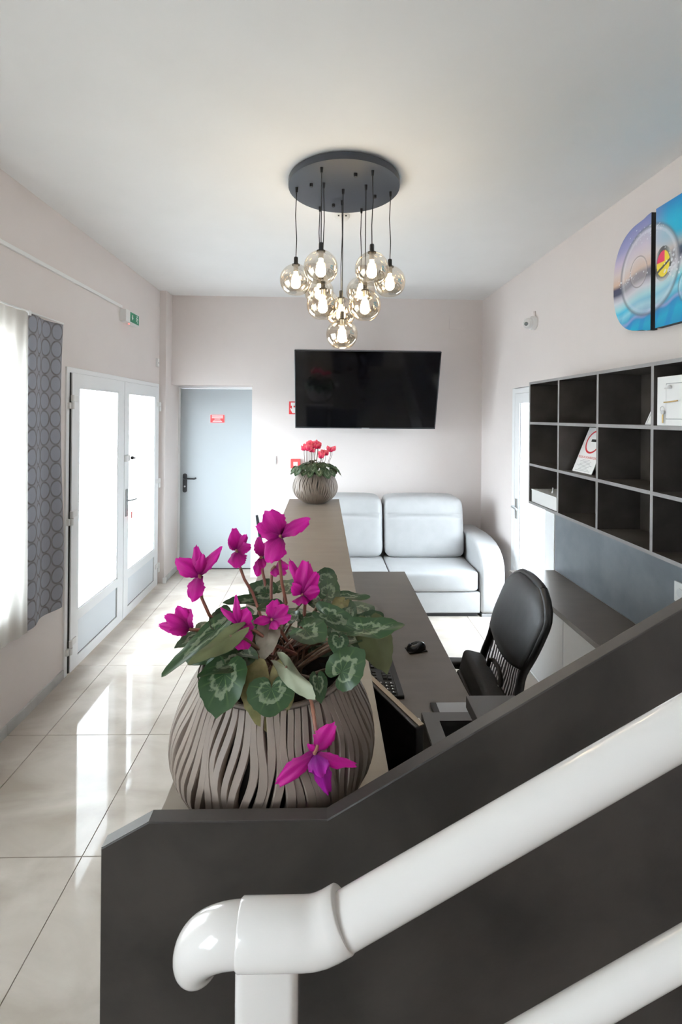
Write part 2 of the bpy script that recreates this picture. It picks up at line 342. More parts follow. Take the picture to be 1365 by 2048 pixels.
# ---- glazed double door
d1 = thing('door_1', None, None, (XL, 0, 0)); struct(d1, 'white glazed double door with bright daylight behind', 'door')
MB().box(-.06, 3.24, 0, .012, 3.275, 2.12).box(-.06, 4.995, 0, .012, 5.03, 2.12).box(-.06, 3.275, 2.085, .012, 4.995, 2.12).build('door_frame', M['pvc'], d1, bev=.003)
def leaf_d(y0, y1, gy0, gy1):
    x0, x1 = -.042, .026
    b = MB().box(x0, y0, .012, x1, gy0, 2.082).box(x0, gy1, .012, x1, y1, 2.082).box(x0, gy0, 1.99, x1, gy1, 2.082).box(x0, gy0, .335, x1, gy1, .405).box(x0, gy0, .012, x1, gy1, .085)
    lf = b.build('door_leaf', M['pvc'], d1)
    B(-.012, gy0, .405, -.006, gy1, 1.99).build('glass_pane', M['glass'], lf)
    b = MB().box(.006, gy0, .405, .022, gy0 + .012, 1.99).box(.006, gy1 - .012, .405, .022, gy1, 1.99).box(.006, gy0, .405, .022, gy1, .418).box(.006, gy0, 1.977, .022, gy1, 1.99)
    b.build('glazing_bead', M['pvc'], lf, bev=.002)
    B(-.02, gy0 + .004, .089, .016, gy1 - .004, .331).build('lower_panel', M['pvcpanel'], lf)
    b = MB().box(.004, gy1 - .004, .085, .017, gy1, .335).box(.004, gy0, .085, .017, gy1, .089)
    b.build('panel_gap', M['darkslot'], lf)
    return lf
l1 = leaf_d(3.285, 4.133, 3.385, 4.02); l2 = leaf_d(4.14, 4.985, 4.235, 4.885)
B(-.03, 3.277, .012, .018, 3.284, 2.083).build('shadow_gap', M['darkslot'], d1)
B(-.03, 4.134, .012, .016, 4.139, 2.083).build('shadow_gap', M['darkslot'], d1)
def hinge(y, z, s):
    h = MB().tube([(.034, y, z - .048), (.034, y, z - .002)], .013, 10).tube([(.034, y, z + .002), (.034, y, z + .048)], .013, 10)
    h.box(.024, min(y, y + s * .075), z + .002, .034, max(y, y + s * .075), z + .046); h.box(.012, min(y, y - s * .03), z - .046, .030, max(y, y - s * .03), z - .004)
    h.build('hinge', M['white'], d1, bev=.002)
for z in (.19, 1.08, 1.88): hinge(3.277, z, 1); hinge(4.992, z, -1)
hd = B(.026, 4.17, .90, .034, 4.205, 1.14).build('handle_plate', M['satin'], l2, bev=.003)
MB().tube([(.034, 4.187, 1.04), (.062, 4.187, 1.04), (.070, 4.20, 1.04), (.070, 4.30, 1.035)], .008, 10).build('lever', M['satin'], l2, smooth=1)
MB().tube([(.034, 4.187, .955), (.055, 4.187, .955), (.06, 4.20, .955), (.06, 4.235, .955)], .004, 8).build('key', M['steel'], l2, smooth=1)
B(.056, 4.215, .875, .062, 4.237, .935).build('key_tag', M['pinkred'], l2, bev=.002)
tl = B(.026, 4.13, 1.385, .052, 4.205, 1.44).build('safety_lock', M['white'], l2, bev=.003)
MB().tube([(.052, 4.222, 1.412), (.070, 4.222, 1.412)], .016, 12).box(.068, 4.215, 1.405, .088, 4.229, 1.419).build('thumb_turn', M['blackm'], l2, bev=.001)

# ---- grey fire door in the recess
d2 = thing('door_2', None, None, (-1.69, YD, 0)); struct(d2, 'pale grey blue fire door in the recess with red notice', 'door')
MB().box(0, -.035, 0, .022, .02, 2.13).box(.868, -.035, 0, .89, .02, 2.13).box(.022, -.035, 2.105, .868, .02, 2.13).build('door_frame', M['pvc'], d2, bev=.002)
lf = B(.024, -.022, .012, .866, .02, 2.103).build('door_leaf', M['doorp'], d2, bev=.002)
B(.022, -.018, 0, .868, .02, .011).build('threshold', M['darkslot'], d2)
MB().prism(rrect(.055, .895, .105, 1.115, .022), 'y', -.030, -.022).build('handle_plate', M['blackm'], lf, bev=.001, smooth=.7)
MB().tube([(.08, -.030, 1.062), (.08, -.065, 1.062), (.095, -.072, 1.062), (.20, -.072, 1.058), (.222, -.070, 1.068)], .010, 10).build('lever', M['blackm'], lf, smooth=1)
MB().lathe([(0, 0), (.010, 0), (.010, .004), (0, .004)], 12).build('keyhole', M['steel'], lf, loc=(.08, -.030, .965), rot=(PI/2, 0, 0))
sg = tag(B(0, -.004, 0, .170, 0, .098).build('door_notice', M['red'], loc=(-1.325, YD - .0225, 1.707)), 'small red notice with white lines on the grey blue door', 'sign')
bars = [(.02, .15, .074, .086), (.02, .15, .055, .064), (.05, .12, .040, .047), (.03, .14, .012, .019), (.04, .13, .024, .029)]
for a in bars: B(a[0], -.0048, a[2], a[1], -.004, a[3]).build('print_line', M['paper'], sg)
MB().box(0, -.0046, 0, .170, -.004, .003).box(0, -.0046, .095, .17, -.004, .098).box(0, -.0046, 0, .003, -.004, .098).box(.167, -.0046, 0, .17, -.004, .098).build('border', M['paper'], sg)

# ---- white glazed door on the right wall
d3 = thing('door_3', None, None, (XR, 0, 0)); struct(d3, 'white glazed side door beside the wall shelving', 'door')
MB().box(-.014, 3.545, 0, .10, 3.61, 2.07).box(-.014, 4.30, 0, .10, 4.36, 2.07).box(-.014, 3.61, 2.02, .10, 4.30, 2.07).build('door_frame', M['pvc'], d3, bev=.003)
b = MB().box(-.012, 3.612, .01, .05, 3.70, 2.018).box(-.012, 4.20, .01, .05, 4.298, 2.018).box(-.012, 3.70, 1.93, .05, 4.20, 2.018).box(-.012, 3.70, .01, .05, 4.20, .16)
lf = b.build('door_leaf', M['pvc'], d3)
B(.014, 3.70, .16, .020, 4.20, 1.93).build('glass_pane', M['glass'], lf)
MB().box(-.004, 4.190, .16, .013, 4.199, 1.93).box(-.004, 3.70, .16, .013, 3.71, 1.93).build('glazing_gap', M['rail'], lf)
MB().tube([(-.012, 4.25, .99), (-.055, 4.25, .99), (-.06, 4.24, .99), (-.06, 4.13, .985)], .008, 10).build('lever', M['satin'], lf, smooth=1)
B(-.02, 4.235, .88, -.012, 4.265, 1.06).build('handle_plate', M['steel'], lf, bev=.002)

# ---- windows
def frame_y(name, x, y0, y1, z0, z1, mull):
    o = thing(name, None, None, (x, 0, 0)); f = .06
    b = MB().box(-.14, y0, z0, -.08, y0 + f, z1).box(-.14, y1 - f, z0, -.08, y1, z1).box(-.14, y0 + f, z0, -.08, y1 - f, z0 + f).box(-.14, y0 + f, z1 - f, -.08, y1 - f, z1)
    for q in mull: b.box(-.14, q - .04, z0 + f, -.08, q + .04, z1 - f)
    b.build('window_frame', M['pvc'], o); e = [y0 + f] + [v for q in mull for v in (q - .04, q + .04)] + [y1 - f]
    for i in range(0, len(e), 2): B(-.113, e[i], z0 + f, -.107, e[i + 1], z1 - f).build('glass_pane', M['glass'], o)
    return o
w1 = frame_y('window_1', XL, *W1, [1.82]); struct(w1, 'bright white framed window behind sheer curtain', 'window')
B(-.08, W1[0], W1[2] - .02, .015, W1[1], W1[2]).build('window_sill', M['white'], w1)
w2 = frame_y('window_added_light', XL, *W2, [-.95]); struct(w2, 'added unseen white framed window lighting the near room', 'window')

# ---- outside: terrace, railing, bare tree
struct(B(-40, -40, -.35, 40, 45, -.16).build('terrace', M['asphalt']), 'pale paved terrace outside the glazed doors', 'paving')
ra = thing('terrace_railing', 'grey metal terrace railing seen through the glazed double door', 'railing', (-4.6, 4.5, -.16))
for k in range(5): B(-.02, k * 1.6 - .02, 0, .02, k * 1.6 + .02, 1.0).build('post', M['rail'], ra)
for z in (.14, .30, .46, .62, .78): MB().tube([(0, 0, z), (0, 6.4, z)], .007, 6).build('bar', M['rail'], ra)
B(-.025, -.02, 1.0, .025, 6.42, 1.04).build('handrail', M['rail'], ra)
tr = thing('bare_tree', 'leafless tree outside the glazed double door', 'tree', (-7.4, 8.6, -.16))
tm, bm_ = MB(), MB(); rt = random.Random(3)
def branch(p, d, L, r, lev):
    q = p + d * L; mid = p + d * L * .5 + Vector((rt.uniform(-1, 1), rt.uniform(-1, 1), rt.uniform(-1, 1))) * L * .05
    (tm if lev == 0 else bm_).tube([p, mid, q], [r, r * .85, r * .66], 6 if lev < 2 else 4, cap=False)
    if lev >= 5: return
    for k in range(3 if lev < 4 else 2):
        a = Vector((rt.uniform(-1, 1), rt.uniform(-1, 1), rt.uniform(-.15, .9)))
        branch(q if k < 2 else mid, (d * .75 + a * .75).normalized(), L * rt.uniform(.62, .8), r * .6, lev + 1)
branch(Vector((0, 0, 0)), Vector((.02, 0, 1)), 2.2, .14, 0)
tm.build('trunk', M['bark'], tr, smooth=3); bm_.build('branches', M['bark'], tr, smooth=3)

# ================================================================== reception counter and stair-side panel
pn = thing('stair_panel', 'dark concrete look panel with sloping top in front of the counter', 'panel', (0, .61, 0))
poly = [(-.281, .0), (-.281, 1.242), (-.221, 1.275), (.009, 1.275), (1.15, 1.275 + 1.141 * .583), (1.15, 0)]
MB().prism(poly, 'y', 0, .02).build('board', M['lam'], pn, bev=.0012, seg=1)
e = poly[1:5]; eb = MB()
for (a, c) in zip(e[:-1], e[1:]): eb.prism([a, c, (c[0], c[1] + .0008), (a[0], a[1] + .0008)], 'y', .001, .019)
eb.build('edge_band', M['shelfedge_d'] if 'shelfedge_d' in M else M['shelf'], pn)

ct = thing('reception_counter', 'long brown grey reception counter with raised worktop', 'counter', (-.07, .64, 0))
B(-.192, 0, 1.112, .195, 3.036, 1.15).build('worktop', M['lamtop'], ct, bev=.0015)
B(-.165, .02, 0, -.127, 3.0, 1.112).build('front_board', M['lam'], ct)
B(-.127, 2.962, 0, .12, 3.0, 1.112).build('end_board', M['lam'], ct)
B(-.127, .02, 0, .12, .058, .72).build('end_board', M['lam'], ct)
dk = thing('reception_desk', 'low grey brown desk top behind the reception counter', 'desk', (.19, .72, 0))
B(-.385, 0, .712, .368, 2.452, .75).build('desktop', M['desk'], dk, bev=.0015)
B(-.08, 2.38, 0, .30, 2.41, .712).build('leg_panel', M['lam'], dk)
B(-.08, .03, 0, .30, .06, .712).build('leg_panel', M['lam'], dk)

# ================================================================== handrail in the foreground
hr = thing('handrail', 'thick white enamelled pipe handrail with elbow end and post', 'handrail', (-.043, .40, 0))
Yh = 0
def rx(pts): return [(x + .043, y, z) for x, y, z in pts]
MB().tube(rx([(.005, 0, 1.3603), (.95, 0, 1.3603 + .945 * .56)]), .0197, 40).build('pipe', M['enamel'], hr, smooth=1)
MB().tube(rx([(-.068, 0, 1.361), (-.066, 0, 1.361), (-.014, 0, 1.361), (-.006, 0, 1.3615), (.002, 0, 1.3635), (.010, 0, 1.367), (.020, 0, 1.3725), (.0212, 0, 1.3732)]), [.0215, .0229, .0229, .0229, .0229, .0229, .0229, .022], 40).build('sleeve', M['enamel'], hr, smooth=.9)
pts, rr = [], []
dv = Vector((-.12, .40, -.90)).normalized(); Rb = .036
for i in range(13):
    t = PI / 2 * i / 12; p = Vector((-.066, 0, 1.361)) + Vector((-1, 0, 0)) * Rb * math.sin(t) + dv * Rb * (1 - math.cos(t)); pts.append(tuple(p)); rr.append(.0208)
p0 = Vector(pts[-1])
for s_, r_ in ((.004, .0208), (.008, .0198), (.012, .0172), (.015, .0130), (.017, .007), (.0178, .001)): pts.append(tuple(p0 + dv * s_)); rr.append(r_)
MB().tube(rx([(-.05, 0, 1.361)] + pts), [.0208] + rr, 36).build('elbow_end', M['enamel'], hr, smooth=3)
MB().prism(rrect(-.0262, -.017, .0262, .017, .008), 'z', 0, 1.352).build('post', M['enamel'], hr, smooth=.6)
MB().tube(rx([(-.03, 0, 1.149), (.95, 0, 1.149 + .98 * .545)]), .0142, 28).build('lower_rail', M['enamel'], hr, smooth=1)
MB().lathe([(.026, 0), (.055, 0), (.055, .006), (.030, .012)], 28).build('foot_plate', M['enamel'], hr)

# ================================================================== wall shelving, splash panel, base cabinets
sh = thing('cubby_shelf', 'dark laminate wall shelf of open cubbies on the right wall', 'shelf', (1.53, 1.275, 1.165))
T = .018; NC = 5; cw = (3.465 - 1.275) / NC; rows = [0, .289, .595, .899]
B(.242, 0, 0, .249, 3.465 - 1.275, rows[-1]).build('back_panel', M['shelf'], sh)
for k, z in enumerate(rows):
    z0 = z - T if k else z
    if k: z0 = z - T / 2 if k < 3 else z - T
    if k == 0: z0 = 0
    o = B(.001, 0, z0, .242, 3.465 - 1.275, z0 + T).build('shelf_board', M['shelf'], sh)
    B(0, 0, z0, .001, 3.465 - 1.275, z0 + T).build('edge_band', M['shelfedge'], o)
zr = [(T, rows[1] - T/2), (rows[1] + T/2, rows[2] - T/2), (rows[2] + T/2, rows[3] - T)]
for k in range(NC + 1):
    y0 = min(max(k * cw - T / 2, 0), 3.465 - 1.275 - T)
    for a, c in zr:
        o = B(.001, y0, a, .242, y0 + T, c).build('divider', M['shelf'], sh)
        B(0, y0, a, .001, y0 + T, c).build('edge_band', M['shelfedge'], o)
tag(B(0, 0, 0, .018, 2.26, .529).build('splash_panel', M['splash'], loc=(1.759, 1.25, .651)), 'blue grey laminate back panel between shelf and cabinet top', 'panel')
tag(B(0, 0, 0, .352, 2.37, .032).build('cabinet_worktop', M['desk'], bev=.001, loc=(1.406, 1.14, .618)), 'dark narrow worktop running along the right wall', 'worktop')
for k, lab in enumerate(('gloss white base cabinet nearest the sofa under the dark worktop', 'gloss white base cabinet in the middle under the dark worktop', 'gloss white base cabinet nearest the stairs under the dark worktop')):
    y1 = 3.505 - .775 * k; y0 = y1 - .773
    c = thing('base_cabinet', lab, 'cabinet', (1.42, y0, 0), group='base cabinets along the right wall')
    B(.02, .001, .08, .355, .772, .617).build('body', M['gloss'], c); B(.06, .001, 0, .355, .772, .08).build('plinth', M['pvc'], c)
    B(0, .002, .085, .018, .771, .614).build('door', M['gloss'], c, bev=.001)

# ================================================================== white sofa
sf = thing('sofa', 'white leather two seat sofa with high back cushions', 'sofa', (.607, 4.19, 0))
def pillow(x0, x1, y0, y1, z0, z1, puff, lean=0, n=10, e=5.0, seam=None):
    b = MB(); cx, cy, cz = (x0+x1)/2, (y0+y1)/2, (z0+z1)/2; hx, hy, hz = (x1-x0)/2, (y1-y0)/2, (z1-z0)/2; vs = {}
    def mp(u, v, w_):
        d = (abs(u)**e + abs(v)**e + abs(w_)**e) ** (1/e); u, v, w_ = u/d, v/d, w_/d
        k = puff * (1 - u*u) * (1 - w_*w_)
        if seam is not None: k = puff * (1 - u**4) * (1 - w_**6) - .040 * math.exp(-((w_ - seam) / .04) ** 2) * (1 - u**8)
        return (cx + hx*u, cy + hy*v + math.copysign(k, v) * (abs(v) > .5) + lean * (w_ + 1) * .5, cz + hz*w_ + (puff * .5 * (1 - u*u) * (1 - v*v) if w_ > .9 else 0))
    for ax in range(3):
        for s_ in (-1, 1):
            def fn(a, c, ax=ax, s_=s_):
                q = [2*a-1, 2*c-1]; q.insert(ax, s_); return mp(*q)
            b.grid(fn, n, n)
    return b
B(-.822, .012, .03, .822, .98, .221).build('base', M['leather'], sf, bev=.015)
B(-.80, .03, 0, .80, .95, .03).build('plinth', M['darkslot'], sf)
B(-.82, .62, .05, .82, 1.03, .80).build('back_frame', M['leather'], sf, bev=.05, seg=4, smooth=1)
for sx in (-1, 1):
    a, c = (-.815, -.003) if sx < 0 else (.003, .815)
    pillow(a, c, .0, .60, .222, .405, .010, n=16, e=11).build('seat_cushion', M['leather'], sf, smooth=3)
    bk = pillow(a + .004, c - .004, .42, .74, .40, .985, .028, lean=.10, n=44, e=9, seam=.40).build('back_cushion', M['leather'], sf, smooth=3)
    prof = [(.0, .03), (.0, .40), (.012, .46), (.05, .53), (.12, .585), (.22, .625), (.34, .645), (.5, .65), (.9, .63), (1.0, .60), (1.02, .03)]
    x0, x1 = (.825, 1.045) if sx > 0 else (-1.045, -.825)
    MB().prism(prof, 'x', x0, x1).build('armrest', M['leather'], sf, bev=.03, seg=5, smooth=.8)
    B(x0 + .01, .01, 0, x1 - .01, .98, .03).build('foot_rail', M['rail'], sf)

# ================================================================== television
tv = thing('television', 'large black flat television tilted forward on the back wall', 'television', (.435, 4.91, 1.68))
tv.rotation_euler = (math.atan2(.25, .775), 0, 0)
B(-.73, -.03, 0, .73, .02, .815).build('housing', M['bezel'], tv, bev=.004)
B(-.718, -.032, .016, .718, -.0305, .804).build('screen', M['screen'], tv)
B(-.04, -.034, .003, .04, -.030, .009).build('maker_plate', M['rail'], tv)
B(-.30, .02, .12, .30, .055, .60).build('rear_housing', M['black'], tv, bev=.01)
B(-.22, .055, .22, .22, .080, .48).build('wall_bracket', M['blackm'], tv)
MB().tube([(-.1, .08, .35), (-.08, .445, .30)], .018, 10).tube([(.1, .08, .35), (.08, .445, .30)], .018, 10).build('bracket_arm', M['blackm'], tv)
tvm = Matrix.Translation(tv.location) @ tv.rotation_euler.to_matrix().to_4x4()
wp = B(.25, 5.225, 1.95, .62, 5.249, 2.25).build('wall_plate', M['blackm'], tv); wp.matrix_parent_inverse = tvm.inverted()
MB().tube([(-.50, .03, .02), (-.48, .04, -.010), (-.42, .04, -.016), (-.36, .04, -.010), (-.34, .03, .02)], .004, 8).build('cable', M['white'], tv, smooth=1)
# ================================================================== chandelier
ch = thing('chandelier', 'ceiling lamp of ten smoked glass globes hanging from black disc', 'lamp', (.102, 2.64, ZC))
MB().lathe([(0, -.048), (.300, -.048), (.311, -.044), (.311, -.008), (.300, -.001), (0, -.001)], 64).build('canopy', M['canopy'], ch, smooth=.6)
for x, y in ((-.181, -.059), (.054, -.176), (-.055, .183), (.181, .06)):
    MB().lathe([(0, -.064), (.009, -.064), (.010, -.058), (.010, -.048), (0, -.048)], 12, (x, y, 0)).build('knob', M['blackm'], ch, smooth=.6)
GL = [(-.163, 2.627, 2.556), (-.022, 2.41, 2.559), (-.011, 2.571, 2.409), (-.035, 2.864, 2.556), (.098, 2.637, 2.259), (.096, 2.775, 2.412), (.220, 2.877, 2.565), (.221, 2.582, 2.409), (.242, 2.429, 2.563), (.367, 2.654, 2.562)]
R = .088
prof = [(R * math.sin(a), R * math.cos(a)) for a in [math.radians(14 + (148 - 14) * i / 22) for i in range(23)]]
gm = gb = None
for i, (x, y, z) in enumerate(GL):
    x -= .102; y -= 2.64; zz = z - ZC; k = (i % 3 - 1) * .004
    top = zz + R + .035; L = -.06 - top
    MB().tube([(x, y, -.048), (x, y, -.07), (x + k, y, -.07 - L * .35), (x - k * .6, y, -.07 - L * .7), (x, y, top)], .0026, 6).build('cord', M['blackm'], ch, smooth=3)
    MB().lathe([(0, -.075), (.006, -.075), (.008, -.048), (0, -.048)], 10, (x, y, 0)).build('cord_grip', M['blackm'], ch, smooth=.6)
    MB().lathe([(0, .04), (.010, .04), (.0115, .035), (.0115, .004), (.022, 0), (.0225, -.006), (0, -.006)], 20, (x, y, zz + R)).build('socket_cap', M['blackm'], ch, smooth=.6)
    if gm is None:
        gm = MB().lathe(prof, 40, cap=False).build('globe', M['globe'], ch, smooth=3); gm.location = (x, y, zz); g = gm
        gb = MB().lathe([(0, .045), (.011, .045), (.013, .030), (.017, .016), (.025, -.004), (.027, -.020), (.024, -.034), (.014, -.044), (0, -.048)], 24).build('bulb', M['bulb'], g, smooth=3)
        MB().lathe([(0, .082), (.013, .082), (.014, .046), (0, .046)], 16).build('lamp_holder', M['steel'], g, smooth=.6)
    else:
        g = share(gm, 'globe', ch, (x, y, zz))
        for c in list(gm.children): share(c, c.name.split('.')[0], g)
dt = thing('ceiling_detector', 'small white round detector on ceiling behind the chandelier disc', 'detector', (.109, 3.09, ZC))
MB().lathe([(0, -.034), (.022, -.034), (.040, -.026), (.050, -.012), (.052, 0)], 28).build('housing', M['white'], dt, smooth=1)
for x in (-.024, 0, .024): B(x - .005, -.0475, -.024, x + .005, -.0405, -.017).build('sensor_slot', M['blackm'], dt)

# ================================================================== curtains, conduit, wall fittings on the left wall
def cloth(name, mat, fn, nu, nv, uvs, label, cat):
    b = MB().grid(fn, nu, nv); me = bpy.data.meshes.new(name); me.from_pydata(b.v, [], b.f); me.materials.append(mat); me.shade_smooth()
    ul = me.uv_layers.new(name='UVMap')
    for lp in me.loops:
        i = lp.vertex_index; ul.data[lp.index].uv = uvs(i // (nv + 1) / nu, i % (nv + 1) / nv)
    o = bpy.data.objects.new(name, me); COL.objects.link(o); md = o.modifiers.new('thickness', 'SOLIDIFY'); md.thickness = .0015
    return tag(o, label, cat)
def sheer_fn(u, v):
    y = 1.0 + 1.72 * u; z = 2.372 - 1.82 * v
    x = -1.690 + .011 * math.sin(u * 60 + math.sin(u * 17)) * (.55 + .45 * v) + .006 * math.sin(u * 131 + 2 * v)
    return (x, y, z)
vc = cloth('sheer_curtain', M['sheer'], sheer_fn, 220, 14, lambda u, v: (u, v), 'white sheer voile curtain over the bright left window', 'curtain')
def ring_fn(u, v):
    y = 2.745 + .345 * u; z = 2.375 - (1.83 + .0 * u) * v
    x = -1.712 + .020 * math.sin(u * 7.2 + .6) * (.8 + .2 * v) + (-.012 * math.sin(v * 6) * u)
    return (x, y + .010 * math.sin(v * 9) * u * v, z)
rc = cloth('ring_print_curtain', M['ring'], ring_fn, 30, 40, lambda u, v: (u * 3.9 + .12, v * 16.5), 'narrow grey curtain panel printed with dark rings beside the door', 'curtain')
ro = thing('curtain_rod', 'slim white rod carrying the curtains on the left wall', 'curtain rod', (-1.70, 1.0, 2.383))
MB().tube([(0, -.05, 0), (0, 2.10, 0)], .006, 10).build('rod', M['white'], ro, smooth=1)
for y in (.05, 1.745): B(-.06, y - .012, -.02, .008, y + .012, .008).build('bracket', M['white'], ro, bev=.002)
cd = thing('cable_conduit', 'long white cable conduit running to the green exit sign', 'conduit', (XL, 0, 2.725))
B(0, -.6, -.012, .016, 4.10, .012).build('channel', M['white'], cd, bev=.002)
ex = thing('exit_sign', 'green and white emergency exit sign box on left wall', 'sign', (XL, 4.08, 2.60))
B(.0, 0, 0, .055, .285, .105).build('housing', M['white'], ex, bev=.004)
fc = B(.055, .085, .012, .0565, .275, .097).build('face', M['green'], ex)
MB().prism([(.125, .078), (.125, .055), (.115, .055), (.132, .030), (.149, .055), (.139, .055), (.139, .078)], 'x', .0566, .0572).build('arrow', M['paper'], fc)
b = MB(); b.prism(arc(.232, .082, .009, 0, 350, 12), 'x', .0566, .0572); b.prism([(.222, .070), (.240, .068), (.236, .045), (.246, .026), (.238, .022), (.228, .042), (.212, .036), (.208, .042), (.224, .050)], 'x', .0566, .0572)
b.prism([(.210, .066), (.222, .070), (.222, .062), (.206, .056)], 'x', .0566, .0572); b.prism([(.240, .068), (.256, .058), (.253, .052), (.240, .060)], 'x', .0566, .0572)
b.build('running_figure', M['paper'], fc)
MB().lathe([(0, -.007), (.006, -.006), (.006, 0), (0, 0)], 10, (.03, .12, 0)).build('indicator_light', M['led'], ex)
wsn = thing('wall_sensor', 'small white sensor box on left wall near the pillar', 'sensor', (XL, 4.955, 2.30))
B(0, 0, 0, .022, .045, .085).build('housing', M['white'], wsn, bev=.003)
B(.022, .015, .03, .0235, .030, .05).build('lens', M['rail'], wsn)

# ---- fittings on the back wall
def backbox(name, x0, z0, x1, z1, label, cat):
    t = thing(name, label, cat, (x0, YB, z0)); return t, x1 - x0, z1 - z0
t, w_, h_ = backbox('light_switch', -.655, 1.255, -.525, 1.35, 'white double light switch on back wall beside the fire door', 'switch')
B(0, -.012, 0, w_, 0, h_).build('frame', M['white'], t, bev=.003); B(.008, -.018, .008, w_ * .80, -.012, h_ - .008).build('rocker', M['gloss'], t, bev=.002); B(w_ * .82, -.016, .008, w_ - .008, -.012, h_ - .008).build('rocker', M['white'], t, bev=.001)
t, w_, h_ = backbox('fire_alarm_sign', -.388, 1.815, -.245, 1.958, 'red and white fire alarm button sign beside television', 'sign')
B(0, -.005, 0, w_, 0, h_).build('plate', M['red'], t)
MB().prism([(.020, .095), (.020, .130), (.065, .130), (.065, .095)], 'y', -.0058, -.005).build('button_symbol', M['paper'], t)
MB().prism([(.034, .112), (.050, .112), (.050, .078), (.095, .074), (.110, .06), (.108, .030), (.085, .012), (.040, .012), (.022, .040), (.014, .066), (.024, .068), (.034, .055)], 'y', -.0070, -.0058).build('hand_symbol', M['paper'], t)
t, w_, h_ = backbox('fire_call_point', -.362, 1.215, -.255, 1.318, 'red fire call point on wall behind the small flower pot', 'call point')
B(0, -.04, 0, w_, 0, h_).build('housing', M['pinkred'], t, bev=.004); B(.03, -.043, .03, w_ - .03, -.04, h_ - .03).build('break_glass', M['paper'], t)
t, w_, h_ = backbox('junction_cover', 1.40, 2.785, 1.60, 2.945, 'square wall coloured cover plate high on the back wall', 'cover plate')
B(0, -.010, 0, w_, 0, h_).build('plate', M['wall'], t, bev=.002)
for x in (.015, w_ - .015):
    for z in (.015, h_ - .015): MB().lathe([(0, 0), (.005, 0), (.005, .003), (0, .003)], 8).build('screw', M['wall'], t, loc=(x, -.010, z), rot=(PI/2, 0, 0))
t = thing('wall_socket', 'white wall socket on the blue grey panel by the stair panel', 'socket', (1.759, 2.205, .90))
B(-.012, 0, 0, 0, .085, .10).build('frame', M['white'], t, bev=.003); MB().lathe([(0, 0), (.022, 0), (.022, .004), (0, .004)], 20).build('insert', M['gloss'], t, loc=(-.012, .042, .05), rot=(0, -PI/2, 0))

# ---- security camera
sc = thing('security_camera', 'white turret security camera high on the right wall', 'camera', (XR, 3.93, 2.60))
MB().tube([(0, 0, 0), (-.040, 0, 0)], .058, 28).build('base_ring', M['white'], sc, bev=.004, smooth=.7)
b = MB().lathe([(.044 * math.sin(a), .044 * math.cos(a)) for a in [PI * i / 14 for i in range(15)]], 24); b.build('ball', M['white'], sc, smooth=3, loc=(-.062, -.006, -.004))
dv = Vector((-.62, -.74, -.22)).normalized(); c0 = Vector((-.062, -.006, -.004))
MB().tube([c0 + dv * .02, c0 + dv * .052], .027, 24).build('lens_hood', M['white'], sc, smooth=.7)
MB().tube([c0 + dv * .048, c0 + dv * .055], .016, 20).build('lens', M['screen'], sc, smooth=.7)
MB().tube([(0, 0, .055), (-.006, 0, .10)], .012, 8).build('cable_exit', M['wall'], sc)

